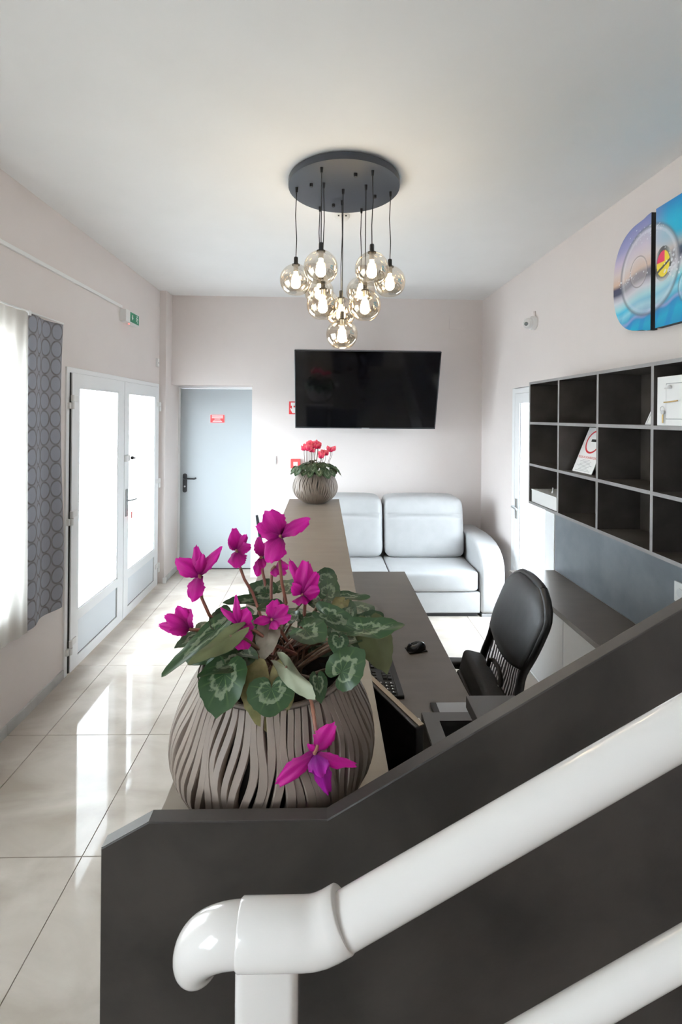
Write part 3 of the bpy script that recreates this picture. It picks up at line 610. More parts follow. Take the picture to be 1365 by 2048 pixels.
# ================================================================== bubble picture on the right wall
def mixc(a, b, t): t = max(0, min(1, t)); return tuple(p + (q - p) * t for p, q in zip(a, b))
def sm(a, b, x): t = max(0, min(1, (x - a) / (b - a))); return t * t * (3 - 2 * t)
rb = random.Random(11); specks = [(rb.gauss(.13, .05), rb.gauss(.315, .02), rb.uniform(.002, .005)) for _ in range(26)] + [(rb.gauss(.47, .025), rb.gauss(.30, .03), rb.uniform(.003, .007)) for _ in range(40)] + [(rb.uniform(.15, .42), rb.gauss(.53, .02), rb.uniform(.002, .004)) for _ in range(40)]
def art(u, v):    # u metres from the far edge towards the stairs, v metres up
    t = v - .14 * (u - .2) + .008 * math.sin(u * 21)
    stops = [(-.15, (.0, .13, .36)), (.03, (.0, .30, .47)), (.075, (.01, .20, .42)), (.10, (.04, .33, .50)), (.135, (.25, .58, .68)), (.165, (.03, .42, .62)), (.19, (.30, .66, .72)), (.235, (.66, .68, .74)), (.262, (.45, .42, .50)), (.285, (.015, .02, .055)), (.318, (.02, .02, .06)), (.345, (.62, .42, .31)), (.40, (.66, .55, .53)), (.46, (.56, .46, .60)), (.52, (.30, .29, .50)), (.64, (.10, .13, .33)), (.9, (.01, .08, .25))]
    c = stops[-1][1]
    for (a, ca), (b_, cb) in zip(stops[:-1], stops[1:]):
        if t < b_: c = mixc(ca, cb, (t - a) / (b_ - a)); break
    k = sm(.40, .52, v + .1 * u) * sm(.28, .46, u); c = mixc(c, mixc((.0, .36, .55), (.0, .09, .36), sm(.5, .7, v)), k)
    k = sm(.5, .9, math.sin((u * 1.5 - v * .6) * 40) * .5 + .5) * sm(.18, .05, v) * .5; c = mixc(c, (.0, .14, .42), k)
    k = max(0, 1 - abs(v - .085 - .15 * (u - .2) - .01 * math.sin(u * 40)) / .016) * .6; c = mixc(c, (.42, .36, .62), k)
    def bub(cu, cv, ru, rv, c, ring, fill, fk):
        d = math.hypot((u - cu) / ru, (v - cv) / rv)
        if d < 1: c = mixc(c, fill, fk * (.35 + .65 * d * d * (.5 + .5 * sm(0, 1, (v - cv) / rv + .5))))
        if abs(d - 1) < .06: c = mixc(c, ring, (1 - abs(d - 1) / .06) * .8)
        if .88 < d < .94: c = mixc(c, (.85, .86, .90), .28 if v > cv else .15)
        return c
    c = bub(.30, .325, .225, .235, c, (.10, .12, .16), (.72, .68, .70), .55)
    c = bub(.225, .34, .07, .085, c, (.12, .09, .10), (.66, .52, .46), .35)
    d = math.hypot((u - .415) / .062, (v - .325) / .090)
    if d < 1:
        c = mixc((.05, .05, .05), (.55, .56, .56), sm(.70, .95, d) * (.5 + .5 * math.sin(math.atan2(v - .325, u - .415) * 3)))
        if d < .74: c = (.72, .56, .03) if v < .335 or u > .425 else (.62, .03, .10)
        if d < .74 and abs(v - .310 - .5 * (u - .415)) < .007: c = (.03, .03, .03)
    c = bub(.62, .17, .10, .10, c, (.08, .16, .24), (.50, .74, .80), .5)
    for a, b_, r in specks:
        if (u - a) ** 2 + (v - b_) ** 2 < r * r: c = mixc(c, (.80, .82, .86), .75)
    return c
def canvas(name, outline, label, u0):
    t = thing(name, label, 'picture', (1.74, 2.79, 2.275), group='two part bubble picture')
    n = len(outline)
    MB().prism([(-p[0], p[1]) for p in outline], 'x', .001, .038).build('canvas_board', M['darkslot'], t)
    # printed face: dense grid clipped to the outline
    us = [p[0] for p in outline]; vs_ = [p[1] for p in outline]; v0, v1 = min(vs_), max(vs_); umin, umax = min(us), max(us)
    NV = 210
    def span(v):
        xs_ = []
        for i in range(n):
            a, b_ = outline[i], outline[(i + 1) % n]
            if (a[1] <= v < b_[1]) or (b_[1] <= v < a[1]): xs_.append(a[0] + (b_[0] - a[0]) * (v - a[1]) / (b_[1] - a[1]))
        return (min(xs_), max(xs_)) if len(xs_) > 1 else ((umin + umax) / 2,) * 2
    NU = max(40, int((umax - umin) * 300)); vv = []; cc = []
    for j in range(NV + 1):
        v = v0 + (v1 - v0) * min(max(j / NV, .0005), .9995); a, b_ = span(v)
        for i in range(NU + 1):
            u = a + (b_ - a) * i / NU; vv.append((0, -u, v)); cc.append(art(u, v))
    fs = [(j*(NU+1)+i, (j+1)*(NU+1)+i, (j+1)*(NU+1)+i+1, j*(NU+1)+i+1) for j in range(NV) for i in range(NU)]
    me = bpy.data.meshes.new('print'); me.from_pydata(vv, [], fs); at = me.color_attributes.new('print', 'FLOAT_COLOR', 'POINT')
    at.data.foreach_set('color', [x for c in cc for x in (*c, 1)]); me.materials.append(M['print'])
    o = bpy.data.objects.new('print', me); COL.objects.link(o); o.parent = t
    return t
left = [(.325, .628), (.30, .626), (.26, .615)] + [(.26 - .26 * math.sin(a) ** .85, .314 + .30 * math.copysign(abs(math.cos(a)) ** .8, math.cos(a))) for a in [PI * i / 24 for i in range(1, 24)]] + [(.26, .012), (.30, .001), (.325, 0)]
canvas('bubble_picture', left, 'rounded left piece of the blue bubble picture', 0)
canvas('bubble_picture', [(.360, .630), (.360, .002), (1.15, .002), (1.15, .630)], 'wide squared piece of the blue bubble picture with yellow bubble', .36)

# ================================================================== things in the cubbies
sg = thing('no_smoking_sign', 'white leaning card with red ring and red headline in a cubby', 'sign', (1.60, 2.765, 1.463), rz=0)
sg.rotation_euler = (0, math.radians(22), 0)
B(0, 0, 0, .004, .217, .30).build('card', M['paper'], sg)
b = MB(); out_, in_ = [], []
for i in range(41):
    a = 2 * PI * i / 40; out_.append((.108 + .078 * math.cos(a), .205 + .078 * math.sin(a))); in_.append((.108 + .066 * math.cos(a), .205 + .066 * math.sin(a)))
vs_ = [(-.0004, y, z) for y, z in out_[:-1]] + [(-.0004, y, z) for y, z in in_[:-1]]; b.add(vs_, [(i, (i+1) % 40, 40 + (i+1) % 40, 40 + i) for i in range(40)]); b.build('red_ring', M['red'], sg)
B(-.0008, .06, .205, -.0002, .135, .222).build('cigarette_mark', M['inkblack'], sg)
def text(s, size, mat, parent, loc, rot, name='lettering'):
    cu = bpy.data.curves.new(name, 'FONT'); cu.body = s; cu.size = size; cu.align_x = 'CENTER'; cu.extrude = .0002; cu.resolution_u = 3
    o = bpy.data.objects.new(name, cu); COL.objects.link(o); dg = bpy.context.evaluated_depsgraph_get()
    me = bpy.data.meshes.new_from_object(o.evaluated_get(dg)); bpy.data.objects.remove(o); me.materials.clear(); me.materials.append(mat)
    o = bpy.data.objects.new(name, me); COL.objects.link(o); o.parent = parent; o.location = loc; o.rotation_euler = rot; return o
text('TILOS A DOHÁNYZÁS', .0205, M['red'], sg, (-.0008, .108, .094), (PI/2, 0, -PI/2))
for k, (a, c) in enumerate(((.07, .15), (.05, .17), (.055, .165), (.05, .165), (.03, .19), (.05, .17), (.07, .15), (.05, .16), (.03, .19))):
    z = .082 - k * .0088; B(-.0006, a, z, -.0001, c, z + .0025).build('print_line', M['ink'], sg)
B(.004, .09, .0, .055, .128, .006).build('easel_foot', M['bezel'], sg)
cf = thing('framed_card', 'plain white framed card standing in the top cubby row', 'card', (1.602, 2.165, 1.770)); cf.rotation_euler = (0, math.radians(24), 0)
B(0, 0, 0, .008, .135, .235).build('backing', M['paper'], cf); MB().box(-.003, 0, 0, 0, .135, .008).box(-.003, 0, .227, 0, .135, .235).box(-.003, 0, .008, 0, .008, .227).box(-.003, .127, .008, 0, .135, .227).build('frame', M['gloss'], cf)
kb = thing('key_cabinet', 'white metal key cabinet with hanging keys in the top cubby', 'cabinet', (1.538, 1.735, 1.7696))
B(0, 0, 0, .20, .395, .222).build('body', M['white'], kb, bev=.002)
b = MB().box(-.001, .335, .028, 0, .338, .190).box(-.001, .03, .028, 0, .338, .031).box(-.001, .03, .187, 0, .338, .190)
b.build('door_gap', M['rail'], kb)
B(-.004, .035, .033, 0, .333, .185).build('door', M['white'], kb, bev=.001)
MB().tube([(-.004, .305, .172), (-.014, .305, .172)], .008, 14).box(-.015, .303, .164, -.013, .330, .170).build('lock', M['steel'], kb)
MB().tube([(-.012, .335, .105), (-.014, .30, .106), (-.012, .255, .110)], .003, 8).build('key_in_lock', M['brass'], kb, smooth=1)
MB().tube([(-.008, .352 + .012 * math.cos(a), .075 + .012 * math.sin(a)) for a in [2*PI*i/12 for i in range(13)]], .0012, 6, cap=False).build('key_ring', M['steel'], kb)
B(-.009, .346, .012, -.005, .352, .062).build('hanging_key', M['brass'], kb, bev=.001); MB().tube([(-.010, .349, .06), (-.004, .349, .06)], .010, 12).build('hanging_key', M['steel'], kb)
wb = thing('collection_box', 'low white box with lock on top in lowest far cubby', 'box', (1.542, 3.065, 1.1835))
B(0, 0, 0, .195, .37, .085).build('body', M['white'], wb, bev=.002); B(-.002, -.002, .085, .197, .372, .092).build('lid', M['white'], wb, bev=.001)
MB().tube([(.06, .17, .092), (.06, .17, .104)], .010, 12).build('lock', M['steel'], wb); B(.057, .162, .104, .063, .178, .130).build('key', M['steel'], wb, bev=.001)
MB().tube([(.11, .06, .092), (.11, .06, .104), (.11, .16, .104), (.11, .16, .092)], .004, 8).build('handle', M['steel'], wb)
B(.13, .03, .0921, .185, .15, .0935).build('slot_plate', M['brass'], wb)

# ================================================================== office chair and bag
oc = thing('office_chair', 'black mesh back office chair with padded head section', 'chair', (.575, 1.865, 0), rz=math.radians(-3))
# local: -x is towards the desk, back at +x
def bx_(z): return .055 + .155 * (z - .50) / .62 + .035 * sm(.85, 1.15, z)
HW = lambda z: .205 - .06 * sm(.62, .48, z) - .028 * math.exp(-((z - .86) / .07) ** 2) + (.0 if z < 1.05 else -.10 * ((z - 1.05) / .10) ** 2.2)
zs = [.50 + (1.15 - .50) * i / 26 for i in range(27)]
fr = MB()
for s_ in (-1, 1): fr.tube([(bx_(z) + .012, s_ * HW(z), z) for z in zs], .016, 8)
fr.tube([(bx_(1.15) + .012, y, 1.15 + .012 * (1 - (y / HW(1.15)) ** 2)) for y in [-HW(1.15) + 2 * HW(1.15) * i / 8 for i in range(9)]], .016, 8)
fr.tube([(bx_(.50) + .012, -HW(.50), .50), (bx_(.50) + .012, HW(.50), .50)], .016, 8)
fr.build('back_frame', M['black'], oc, smooth=1)
def pad(u, v, off):
    lo = lambda a: .858 + .035 * a * a
    a = 2 * u - 1; z = lo(a) + (1.158 - lo(a)) * v; z = min(z, 1.156)
    hw = HW(z) * 1.02; e = max(0, 1 - a ** 4) * max(0, 1 - (2 * v - 1) ** 6)
    return (bx_(z) + .006 - off * (.35 + .65 * e), a * hw, z)
b = MB(); b.grid(lambda u, v: pad(u, v, .030), 20, 20); b.grid(lambda u, v: pad(u, v, -.014), 20, 20)
pts = [(i / 20, 0) for i in range(20)] + [(1, i / 20) for i in range(20)] + [(1 - i / 20, 1) for i in range(20)] + [(0, 1 - i / 20) for i in range(20)]
ring = [pad(u, v, .030) for u, v in pts] + [pad(u, v, -.014) for u, v in pts]
b.add(ring, [(i, (i + 1) % 80, 80 + (i + 1) % 80, 80 + i) for i in range(80)])
b.build('head_pad', M['chairpad'], oc, smooth=3)
MB().grid(lambda u, v: (bx_(.50 + .42 * v) + .012 + .015 * (1 - (2*u-1) ** 2), (2*u-1) * HW(.50 + .42 * v), .50 + .42 * v), 16, 20).build('back_mesh', M['mesh'], oc, smooth=3)
pillow(-.36, .10, -.235, .235, .435, .50, .0, e=5).build('seat', M['chairpad'], oc, smooth=3)
for s_ in (-1, 1):
    y = s_ * .275
    MB().tube([(-.16, y, .47), (-.175, y, .56), (-.16, y, .635), (-.12, y, .662), (.0, y, .668), (.10, y, .655), (.135, y, .62), (.12, y, .54), (.08, y, .47), (.02, y * .9, .44)], .017, 10).build('armrest', M['black'], oc, smooth=1)
    B(-.15, y - .028, .664, .085, y + .028, .690).build('arm_pad', M['black'], oc, bev=.012, seg=3, smooth=1)
MB().tube([(-.12, 0, .08), (-.12, 0, .43)], .028, 16).build('gas_column', M['black'], oc, smooth=1)
MB().box(-.22, -.10, .41, .02, .10, .438).build('tilt_plate', M['black'], oc)
for k in range(5):
    a = 2 * PI * k / 5 + .3; e = (-.12 + .28 * math.cos(a), .28 * math.sin(a))
    MB().tube([(-.12, 0, .10), (e[0], e[1], .075)], [.028, .016], 10).build('base_spoke', M['black'], oc, smooth=1)
    MB().tube([(e[0] - .011 * math.sin(a), e[1] + .011 * math.cos(a), .027), (e[0] + .011 * math.sin(a), e[1] - .011 * math.cos(a), .027)], .027, 16).build('castor', M['black'], oc, smooth=1)
bg_ = thing('laptop_bag', 'black laptop bag standing on the office chair seat', 'bag', (.58, 1.835, .502), rz=math.radians(-3))
bg_.rotation_euler = (0, math.radians(13), math.radians(-3))
B(-.045, -.19, 0, .045, .19, .30).build('body', M['bag'], bg_, bev=.022, seg=4, smooth=.9)
MB().tube([(.044, -.178, .02), (.044, -.178, .285), (.044, .178, .285), (.044, .178, .02)], .004, 6).build('piping', M['bag'], bg_, smooth=1)
B(-.062, -.15, .03, -.045, .15, .22).build('front_pocket', M['bag'], bg_, bev=.012, seg=3)
MB().tube([(.03, -.075, .29), (.03, -.07, .325), (.03, -.03, .345), (.03, .03, .345), (.03, .07, .325), (.03, .075, .29)], .009, 8).build('handle', M['bag'], bg_, smooth=1)
for y in (-.075, .075): MB().tube([(.022, y, .296), (.038, y, .296)], .007, 10).build('handle_ring', M['steel'], bg_)

# ================================================================== things on the desk
Z = .7505
ky = thing('keyboard', 'black computer keyboard lying on the desk', 'keyboard', (.155, 1.735, Z), rz=math.radians(1.5))
# local x: away from monitor (towards user); y: length; number pad at y=0 end
b = MB().prism([(.0, .0), (.155, .0), (.155, .010), (.0, .020)], 'y', 0, .445); b.build('case', M['black'], ky, bev=.002)
B(.133, .002, .009, .154, .443, .0125).build('palm_edge', M['printerd'], ky)
kcap = {}
def key(x, y, wx, wy):
    k = (round(wx, 4), round(wy, 4)); z = .020 - .010 * x / .155
    if k not in kcap:
        h = MB().add([(0,0,0),(k[0],0,0),(k[0],k[1],0),(0,k[1],0),(.0015,.0015,.0055),(k[0]-.0015,.0015,.005),(k[0]-.0015,k[1]-.0015,.005),(.0015,k[1]-.0015,.0055)], [(0,3,2,1),(4,5,6,7),(0,1,5,4),(1,2,6,5),(2,3,7,6),(3,0,4,7)])
        o = h.build('key', M['keycap'] if 'keycap' in M else M['black'], ky); o.location = (x, y, z); kcap[k] = o
    else: o = share(kcap[k], 'key', ky, (x, y, z))
    return o
p = .019; kx = [.012 + i * .0195 for i in range(6)]
for r_ in range(6):
    for c_ in range(22):
        y = .007 + c_ * .0197
        if c_ in (4, 8) or (c_ in (5, 6, 7) and r_ in (3,)) or (r_ == 5 and 11 < c_ < 19): continue
        key(kx[r_], y, .0165, .0165)
key(kx[5], .007 + 12 * .0197, .0165, .0197 * 7 - .003)
for c_ in range(0, 4):
    for r_ in range(1, 6): B(kx[r_] + .005, .007 + c_ * .0197 + .006, .0262 - .010 * kx[r_] / .155, kx[r_] + .009, .007 + c_ * .0197 + .0115, .0266 - .010 * kx[r_] / .155).build('key_legend', M['paper'], ky)
ms = thing('computer_mouse', 'small black wireless mouse lying on the desk', 'mouse', (.425, 2.105, Z), rz=math.radians(14))
b = MB()
def mfn(u, v):
    a = 2 * PI * u; t = v * PI / 2; x = .046 * math.cos(a) * math.cos(t) ** .6; y = .029 * math.sin(a) * math.cos(t) ** .6 * (1 - .10 * math.cos(a)); return (x + .004 * math.sin(t), y, .002 + .031 * math.sin(t) ** .9 * (1 - .12 * math.cos(a) * -1))
b.grid(mfn, 28, 10); b.build('shell', M['black_gloss'] if 'black_gloss' in M else M['black'], ms, smooth=3)
MB().tube([(-.030, -.0035, .024), (-.030, .0035, .024)], .008, 14).build('scroll_wheel', M['bezel'], ms)
B(-.044, -.028, 0, .044, .028, .004).build('sole', M['blackm'], ms, bev=.002)
mo = thing('monitor', 'black computer monitor seen from behind below the counter edge', 'monitor', (.112, 1.30, Z))
ang = math.atan2(.181, -.088) + PI / 2; mo.rotation_euler = (0, 0, ang)
# local: y along width? build with width along local x
mo.rotation_euler = (0, 0, math.atan2(-.181, .088))
B(-.262, -.014, .050, .262, .010, .345).build('housing', M['black'], mo, bev=.003)
B(-.262, -.004, .3452, .262, .010, .3475).build('top_trim', M['topsheen'], mo)
B(-.252, .0101, .062, .252, .0106, .337).build('screen', M['screen'], mo)
B(-.12, -.04, .10, .12, -.0141, .28).build('rear_cover', M['black'], mo, bev=.008)
B(-.03, -.045, .0, .03, -.030, .16).build('stand', M['black'], mo); B(-.11, -.09, 0, .11, .06, .010).build('stand_foot', M['black'], mo, bev=.003)
pr = thing('printer', 'grey desktop printer with dark open output tray', 'printer', (.305, 1.02, Z))
b = MB().box(0, 0, 0, .255, .40, .09).box(0, 0, .09, .045, .40, .152).box(.045, .360, .09, .255, .40, .152).box(.225, 0, .09, .255, .375, .152).box(.03, 0, .09, .225, .03, .152)
b.build('body', M['printer'], pr)
B(.046, .031, .0905, .224, .359, .093).build('output_tray', M['printerd'], pr)
B(-.0012, .004, .004, 0, .396, .147).build('side_panel', M['printerd'], pr)
B(.112, .04, .212, .255, .325, .247).build('scanner_lid', M['printer'], pr, bev=.002); B(.13, .06, .152, .25, .31, .212).build('lid_support', M['printerd'], pr)
ph = thing('smartphone', 'dark smartphone with shiny face lying behind the printer', 'phone', (.395, 1.632, Z))
B(0, 0, 0, .150, .068, .012).build('case', M['black'], ph, bev=.003); B(.022, .004, .0121, .146, .064, .0126).build('screen', M['phone_face'] if 'phone_face' in M else M['steel'], ph); MB().tube([(.012, -.0004, .006), (.012, .001, .006)], .004, 10).build('button', M['steel'], ph)
tag(B(0, 0, 0, .06, .08, .012).build('notepad', M['paper'], loc=(.165, 2.52, Z)), 'small white notepad on desk beside the counter edge', 'notepad')
n2 = tag(MB().prism([(0, 0), (.035, .0), (.030, .028), (0, .030)], 'z', 0, .0006).build('paper_slip', M['paper'], loc=(.312, 1.60, Z)), 'tiny white paper slip on desk behind the printer', 'paper')
st = thing('floor_post', 'slim dark tilted pole on round foot beyond the counter end', 'pole', (-.375, 3.80, 0))
MB().tube([(.0, 0, .02), (-.150, -.02, .97), (-.155, -.02, 1.0)], [.014, .014, .011], 12).build('pole', M['bezel'], st, smooth=1); MB().lathe([(0, 0), (.10, 0), (.10, .010), (.02, .022), (0, .022)], 24, (.0, 0, 0)).build('foot', M['bezel'], st)
# ---- positions of the near plant (metres)
LEAVES=[
((-0.0725, 0.685, 1.4027), (-0.0709, 0.655, 1.3789), 0.0719, (0, -0.8, 0.5), 0.1, 'green'),
((-0.1435, 0.7, 1.4163), (-0.1465, 0.66, 1.377), 0.073, (-0.15, -0.8, 0.5), 0.08, 'green'),
((-0.1671, 0.74, 1.4626), (-0.2324, 0.68, 1.4241), 0.0448, (-0.35, -0.45, 0.8), 0.05, 'green'),
((-0.1361, 0.7, 1.472), (-0.1898, 0.67, 1.4448), 0.0303, (0.35, 0.6, -0.45), 0.05, 'green'),
((-0.1292, 0.72, 1.4249), (-0.1789, 0.68, 1.4252), 0.0353, (-0.1, -0.5, 0.9), 0.08, 'green'),
((0.0306, 0.7, 1.419), (0.0646, 0.71, 1.4472), 0.0549, (0.1, -0.8, 0.5), 0.1, 'green'),
((0.085, 0.775, 1.4443), (0.1014, 0.735, 1.3953), 0.062, (-0.2, 0.75, -0.1), 0.06, 'green'),
((0.0675, 0.745, 1.4613), (0.1316, 0.735, 1.4703), 0.042, (0.1, -0.3, 0.9), 0.1, 'green'),
((0.0664, 0.83, 1.4279), (0.1114, 0.84, 1.4463), 0.0422, (0.15, -0.5, 0.85), 0.1, 'green'),
((0.0111, 0.77, 1.4727), (0.067, 0.75, 1.4568), 0.0368, (0.1, -0.6, 0.8), 0.08, 'green'),
((-0.0245, 0.73, 1.4668), (0.006, 0.7, 1.4642), 0.0572, (0.0, -0.45, 0.9), 0.14, 'green'),
((-0.1016, 0.86, 1.4762), (-0.1371, 0.88, 1.4834), 0.0476, (-0.2, -0.5, 0.85), 0.12, 'green'),
((0.0105, 0.88, 1.4686), (0.0204, 0.92, 1.4825), 0.0454, (0.1, -0.7, 0.7), 0.1, 'green'),
((0.0071, 0.95, 1.4702), (0.0215, 0.98, 1.4804), 0.0447, (0.2, -0.6, 0.8), 0.1, 'green'),
((0.042, 0.88, 1.4619), (0.0894, 0.86, 1.4681), 0.022, (0.1, -0.25, 0.95), 0.06, 'green'),
((0.0453, 0.83, 1.4419), (0.0508, 0.87, 1.4595), 0.0376, (-0.3, -0.7, 0.6), 0.12, 'green'),
((-0.1109, 0.85, 1.4621), (-0.1734, 0.83, 1.4736), 0.0265, (-0.05, -0.35, 0.95), 0.08, 'green'),
((-0.1622, 0.76, 1.463), (-0.1627, 0.8, 1.4737), 0.041, (0.15, -0.6, 0.8), 0.18, 'green'),
((-0.1999, 0.76, 1.444), (-0.2267, 0.73, 1.4414), 0.0298, (-0.3, -0.4, 0.85), 0.08, 'green'),
((-0.0524, 0.7, 1.4247), (-0.009, 0.67, 1.3941), 0.0303, (-0.35, 0.7, -0.5), 0.06, 'green'),
((-0.0052, 0.7, 1.4053), (-0.0005, 0.68, 1.3837), 0.0276, (0.3, -0.8, 0.4), 0.08, 'green'),
((-0.0849, 0.75, 1.4578), (-0.0914, 0.73, 1.4204), 0.0389, (0, -0.85, 0.4), 0.05, 'dry'),
((-0.0791, 0.712, 1.402), (-0.0766, 0.668, 1.3529), 0.0871, (0, -0.8, 0.45), -0.03, 'yellow'),
((0.027, 0.75, 1.4433), (0.0221, 0.74, 1.4247), 0.0345, (0.1, -0.6, 0.7), 0.08, 'green'),
((-0.0237, 0.8, 1.4516), (0.0148, 0.79, 1.4576), 0.0301, (0.05, -0.5, 0.85), 0.1, 'green'),
((-0.049, 0.83, 1.4421), (-0.0617, 0.86, 1.4436), 0.0284, (0, -0.5, 0.85), 0.12, 'green'),
((-0.0741, 0.92, 1.4613), (-0.0614, 0.96, 1.4667), 0.0435, (0, -0.5, 0.85), 0.1, 'green'),
((-0.0795, 0.82, 1.4671), (-0.1109, 0.8, 1.4703), 0.0307, (-0.1, -0.5, 0.85), 0.1, 'green'),
((0.0349, 0.84, 1.4659), (0.0135, 0.82, 1.4601), 0.0244, (0, -0.5, 0.8), 0.1, 'yellow'),
((-0.1189, 0.73, 1.4334), (-0.095, 0.7, 1.4396), 0.0226, (0.1, -0.5, 0.85), 0.08, 'green'),
((0.0461, 0.78, 1.4306), (0.0658, 0.76, 1.4352), 0.0292, (0.2, -0.5, 0.85), 0.08, 'green'),
((0.0776, 0.88, 1.4351), (0.0499, 0.92, 1.4341), 0.0417, (0.1, -0.5, 0.85), 0.1, 'green'),
((-0.0316, 0.92, 1.4574), (-0.0458, 0.97, 1.4632), 0.0437, (0, -0.45, 0.9), 0.1, 'green'),
((-0.1066, 0.82, 1.4328), (-0.1374, 0.84, 1.438), 0.0419, (-0.2, -0.4, 0.9), 0.08, 'green'),
((-0.1439, 0.88, 1.4244), (-0.1698, 0.9, 1.4272), 0.0412, (-0.2, -0.4, 0.9), 0.08, 'green'),
((-0.1954, 0.82, 1.433), (-0.2139, 0.8, 1.4387), 0.0341, (-0.3, -0.4, 0.85), 0.08, 'green'),
((-0.0043, 0.9, 1.4421), (-0.0167, 0.95, 1.4462), 0.0467, (0, -0.4, 0.9), 0.08, 'green'),
((0.0303, 0.8, 1.4414), (0.0099, 0.78, 1.434), 0.0332, (0, -0.5, 0.85), 0.08, 'green'),
]
FLOWERS=[
((-0.0719, 0.8, 1.5954), [((-0.0957, 0.8, 1.639), 0.0421), ((-0.1143, 0.81, 1.6111), 0.031), ((-0.0203, 0.79, 1.628), 0.0269), ((-0.0883, 0.78, 1.556), 0.0397), ((-0.0758, 0.82, 1.6272), 0.0236)], [(-0.0737, 0.805, 1.5543), (-0.0694, 0.81, 1.512), (-0.0624, 0.82, 1.474)]),
((-0.1525, 0.84, 1.5593), [((-0.1581, 0.84, 1.5998), 0.03), ((-0.1359, 0.84, 1.5875), 0.0184), ((-0.1258, 0.83, 1.5703), 0.0198), ((-0.1486, 0.83, 1.5309), 0.0336), ((-0.1686, 0.85, 1.576), 0.0177)], [(-0.148, 0.84, 1.533), (-0.1387, 0.84, 1.5083), (-0.1238, 0.84, 1.4837)]),
((-0.197, 0.76, 1.5418), [((-0.235, 0.76, 1.5672), 0.0281), ((-0.2064, 0.77, 1.5873), 0.0176), ((-0.1904, 0.75, 1.5797), 0.0176), ((-0.1627, 0.76, 1.587), 0.0185), ((-0.2055, 0.75, 1.5045), 0.0294)], [(-0.1935, 0.76, 1.5059), (-0.1825, 0.765, 1.4768), (-0.1686, 0.775, 1.4515)]),
((-0.2055, 0.74, 1.4642), [((-0.2545, 0.74, 1.4715), 0.0187), ((-0.2413, 0.73, 1.4902), 0.0218), ((-0.2273, 0.74, 1.4998), 0.0249), ((-0.2114, 0.75, 1.4942), 0.0218), ((-0.2312, 0.72, 1.4713), 0.0187)], [(-0.1976, 0.745, 1.4616), (-0.1811, 0.76, 1.4535), (-0.1468, 0.78, 1.4312)]),
((-0.1148, 0.88, 1.5351), [((-0.1203, 0.88, 1.5727), 0.0204), ((-0.1078, 0.89, 1.56), 0.0167), ((-0.1226, 0.88, 1.4989), 0.0204), ((-0.1086, 0.87, 1.518), 0.0167)], [(-0.1116, 0.88, 1.5092), (-0.1028, 0.87, 1.476), (-0.0942, 0.86, 1.4581)]),
((-0.0866, 0.85, 1.527), [((-0.061, 0.85, 1.5281), 0.0258), ((-0.0826, 0.84, 1.5126), 0.0179), ((-0.0659, 0.86, 1.5104), 0.0161)], [(-0.0908, 0.85, 1.5227), (-0.0918, 0.845, 1.496), (-0.0903, 0.84, 1.4661)]),
((-0.0341, 0.8, 1.496), [((-0.0562, 0.81, 1.5535), 0.0185), ((-0.0286, 0.8, 1.5542), 0.0337), ((-0.0076, 0.8, 1.5323), 0.0269), ((-0.0046, 0.79, 1.5091), 0.0252), ((-0.0358, 0.78, 1.4866), 0.032), ((-0.0498, 0.79, 1.5174), 0.0219)], [(-0.0291, 0.805, 1.4765), (-0.0302, 0.81, 1.4575), (-0.0379, 0.82, 1.4257)]),
((-0.0784, 0.74, 1.4794), [((-0.0728, 0.75, 1.5066), 0.0274), ((-0.0547, 0.74, 1.5011), 0.0234), ((-0.0483, 0.735, 1.4855), 0.0202), ((-0.0689, 0.73, 1.47), 0.0202), ((-0.1071, 0.74, 1.4764), 0.0149)], [(-0.0693, 0.75, 1.4641), (-0.0613, 0.77, 1.4389), (-0.0467, 0.8, 1.3979)]),
((-0.1278, 0.73, 1.4756), [((-0.1334, 0.73, 1.5203), 0.0129), ((-0.1588, 0.74, 1.4979), 0.0108), ((-0.114, 0.73, 1.5), 0.0276), ((-0.1061, 0.74, 1.4686), 0.0184), ((-0.1143, 0.72, 1.4423), 0.0384), ((-0.1602, 0.74, 1.4564), 0.0108)], [(-0.1054, 0.74, 1.4624), (-0.0731, 0.76, 1.4293), (-0.0428, 0.79, 1.3996)]),
((-0.0079, 0.642, 1.34), [((0.0179, 0.642, 1.3798), 0.0284), ((-0.0596, 0.637, 1.3008), 0.023), ((0.049, 0.642, 1.3214), 0.0168), ((0.0114, 0.636, 1.288), 0.0238), ((-0.0175, 0.642, 1.3525), 0.0122), ((0.0018, 0.63, 1.3162), 0.0297)], [(-0.004, 0.642, 1.3503), (-0.0084, 0.652, 1.3735), (-0.0132, 0.675, 1.3868), (-0.0238, 0.73, 1.3809)]),
]
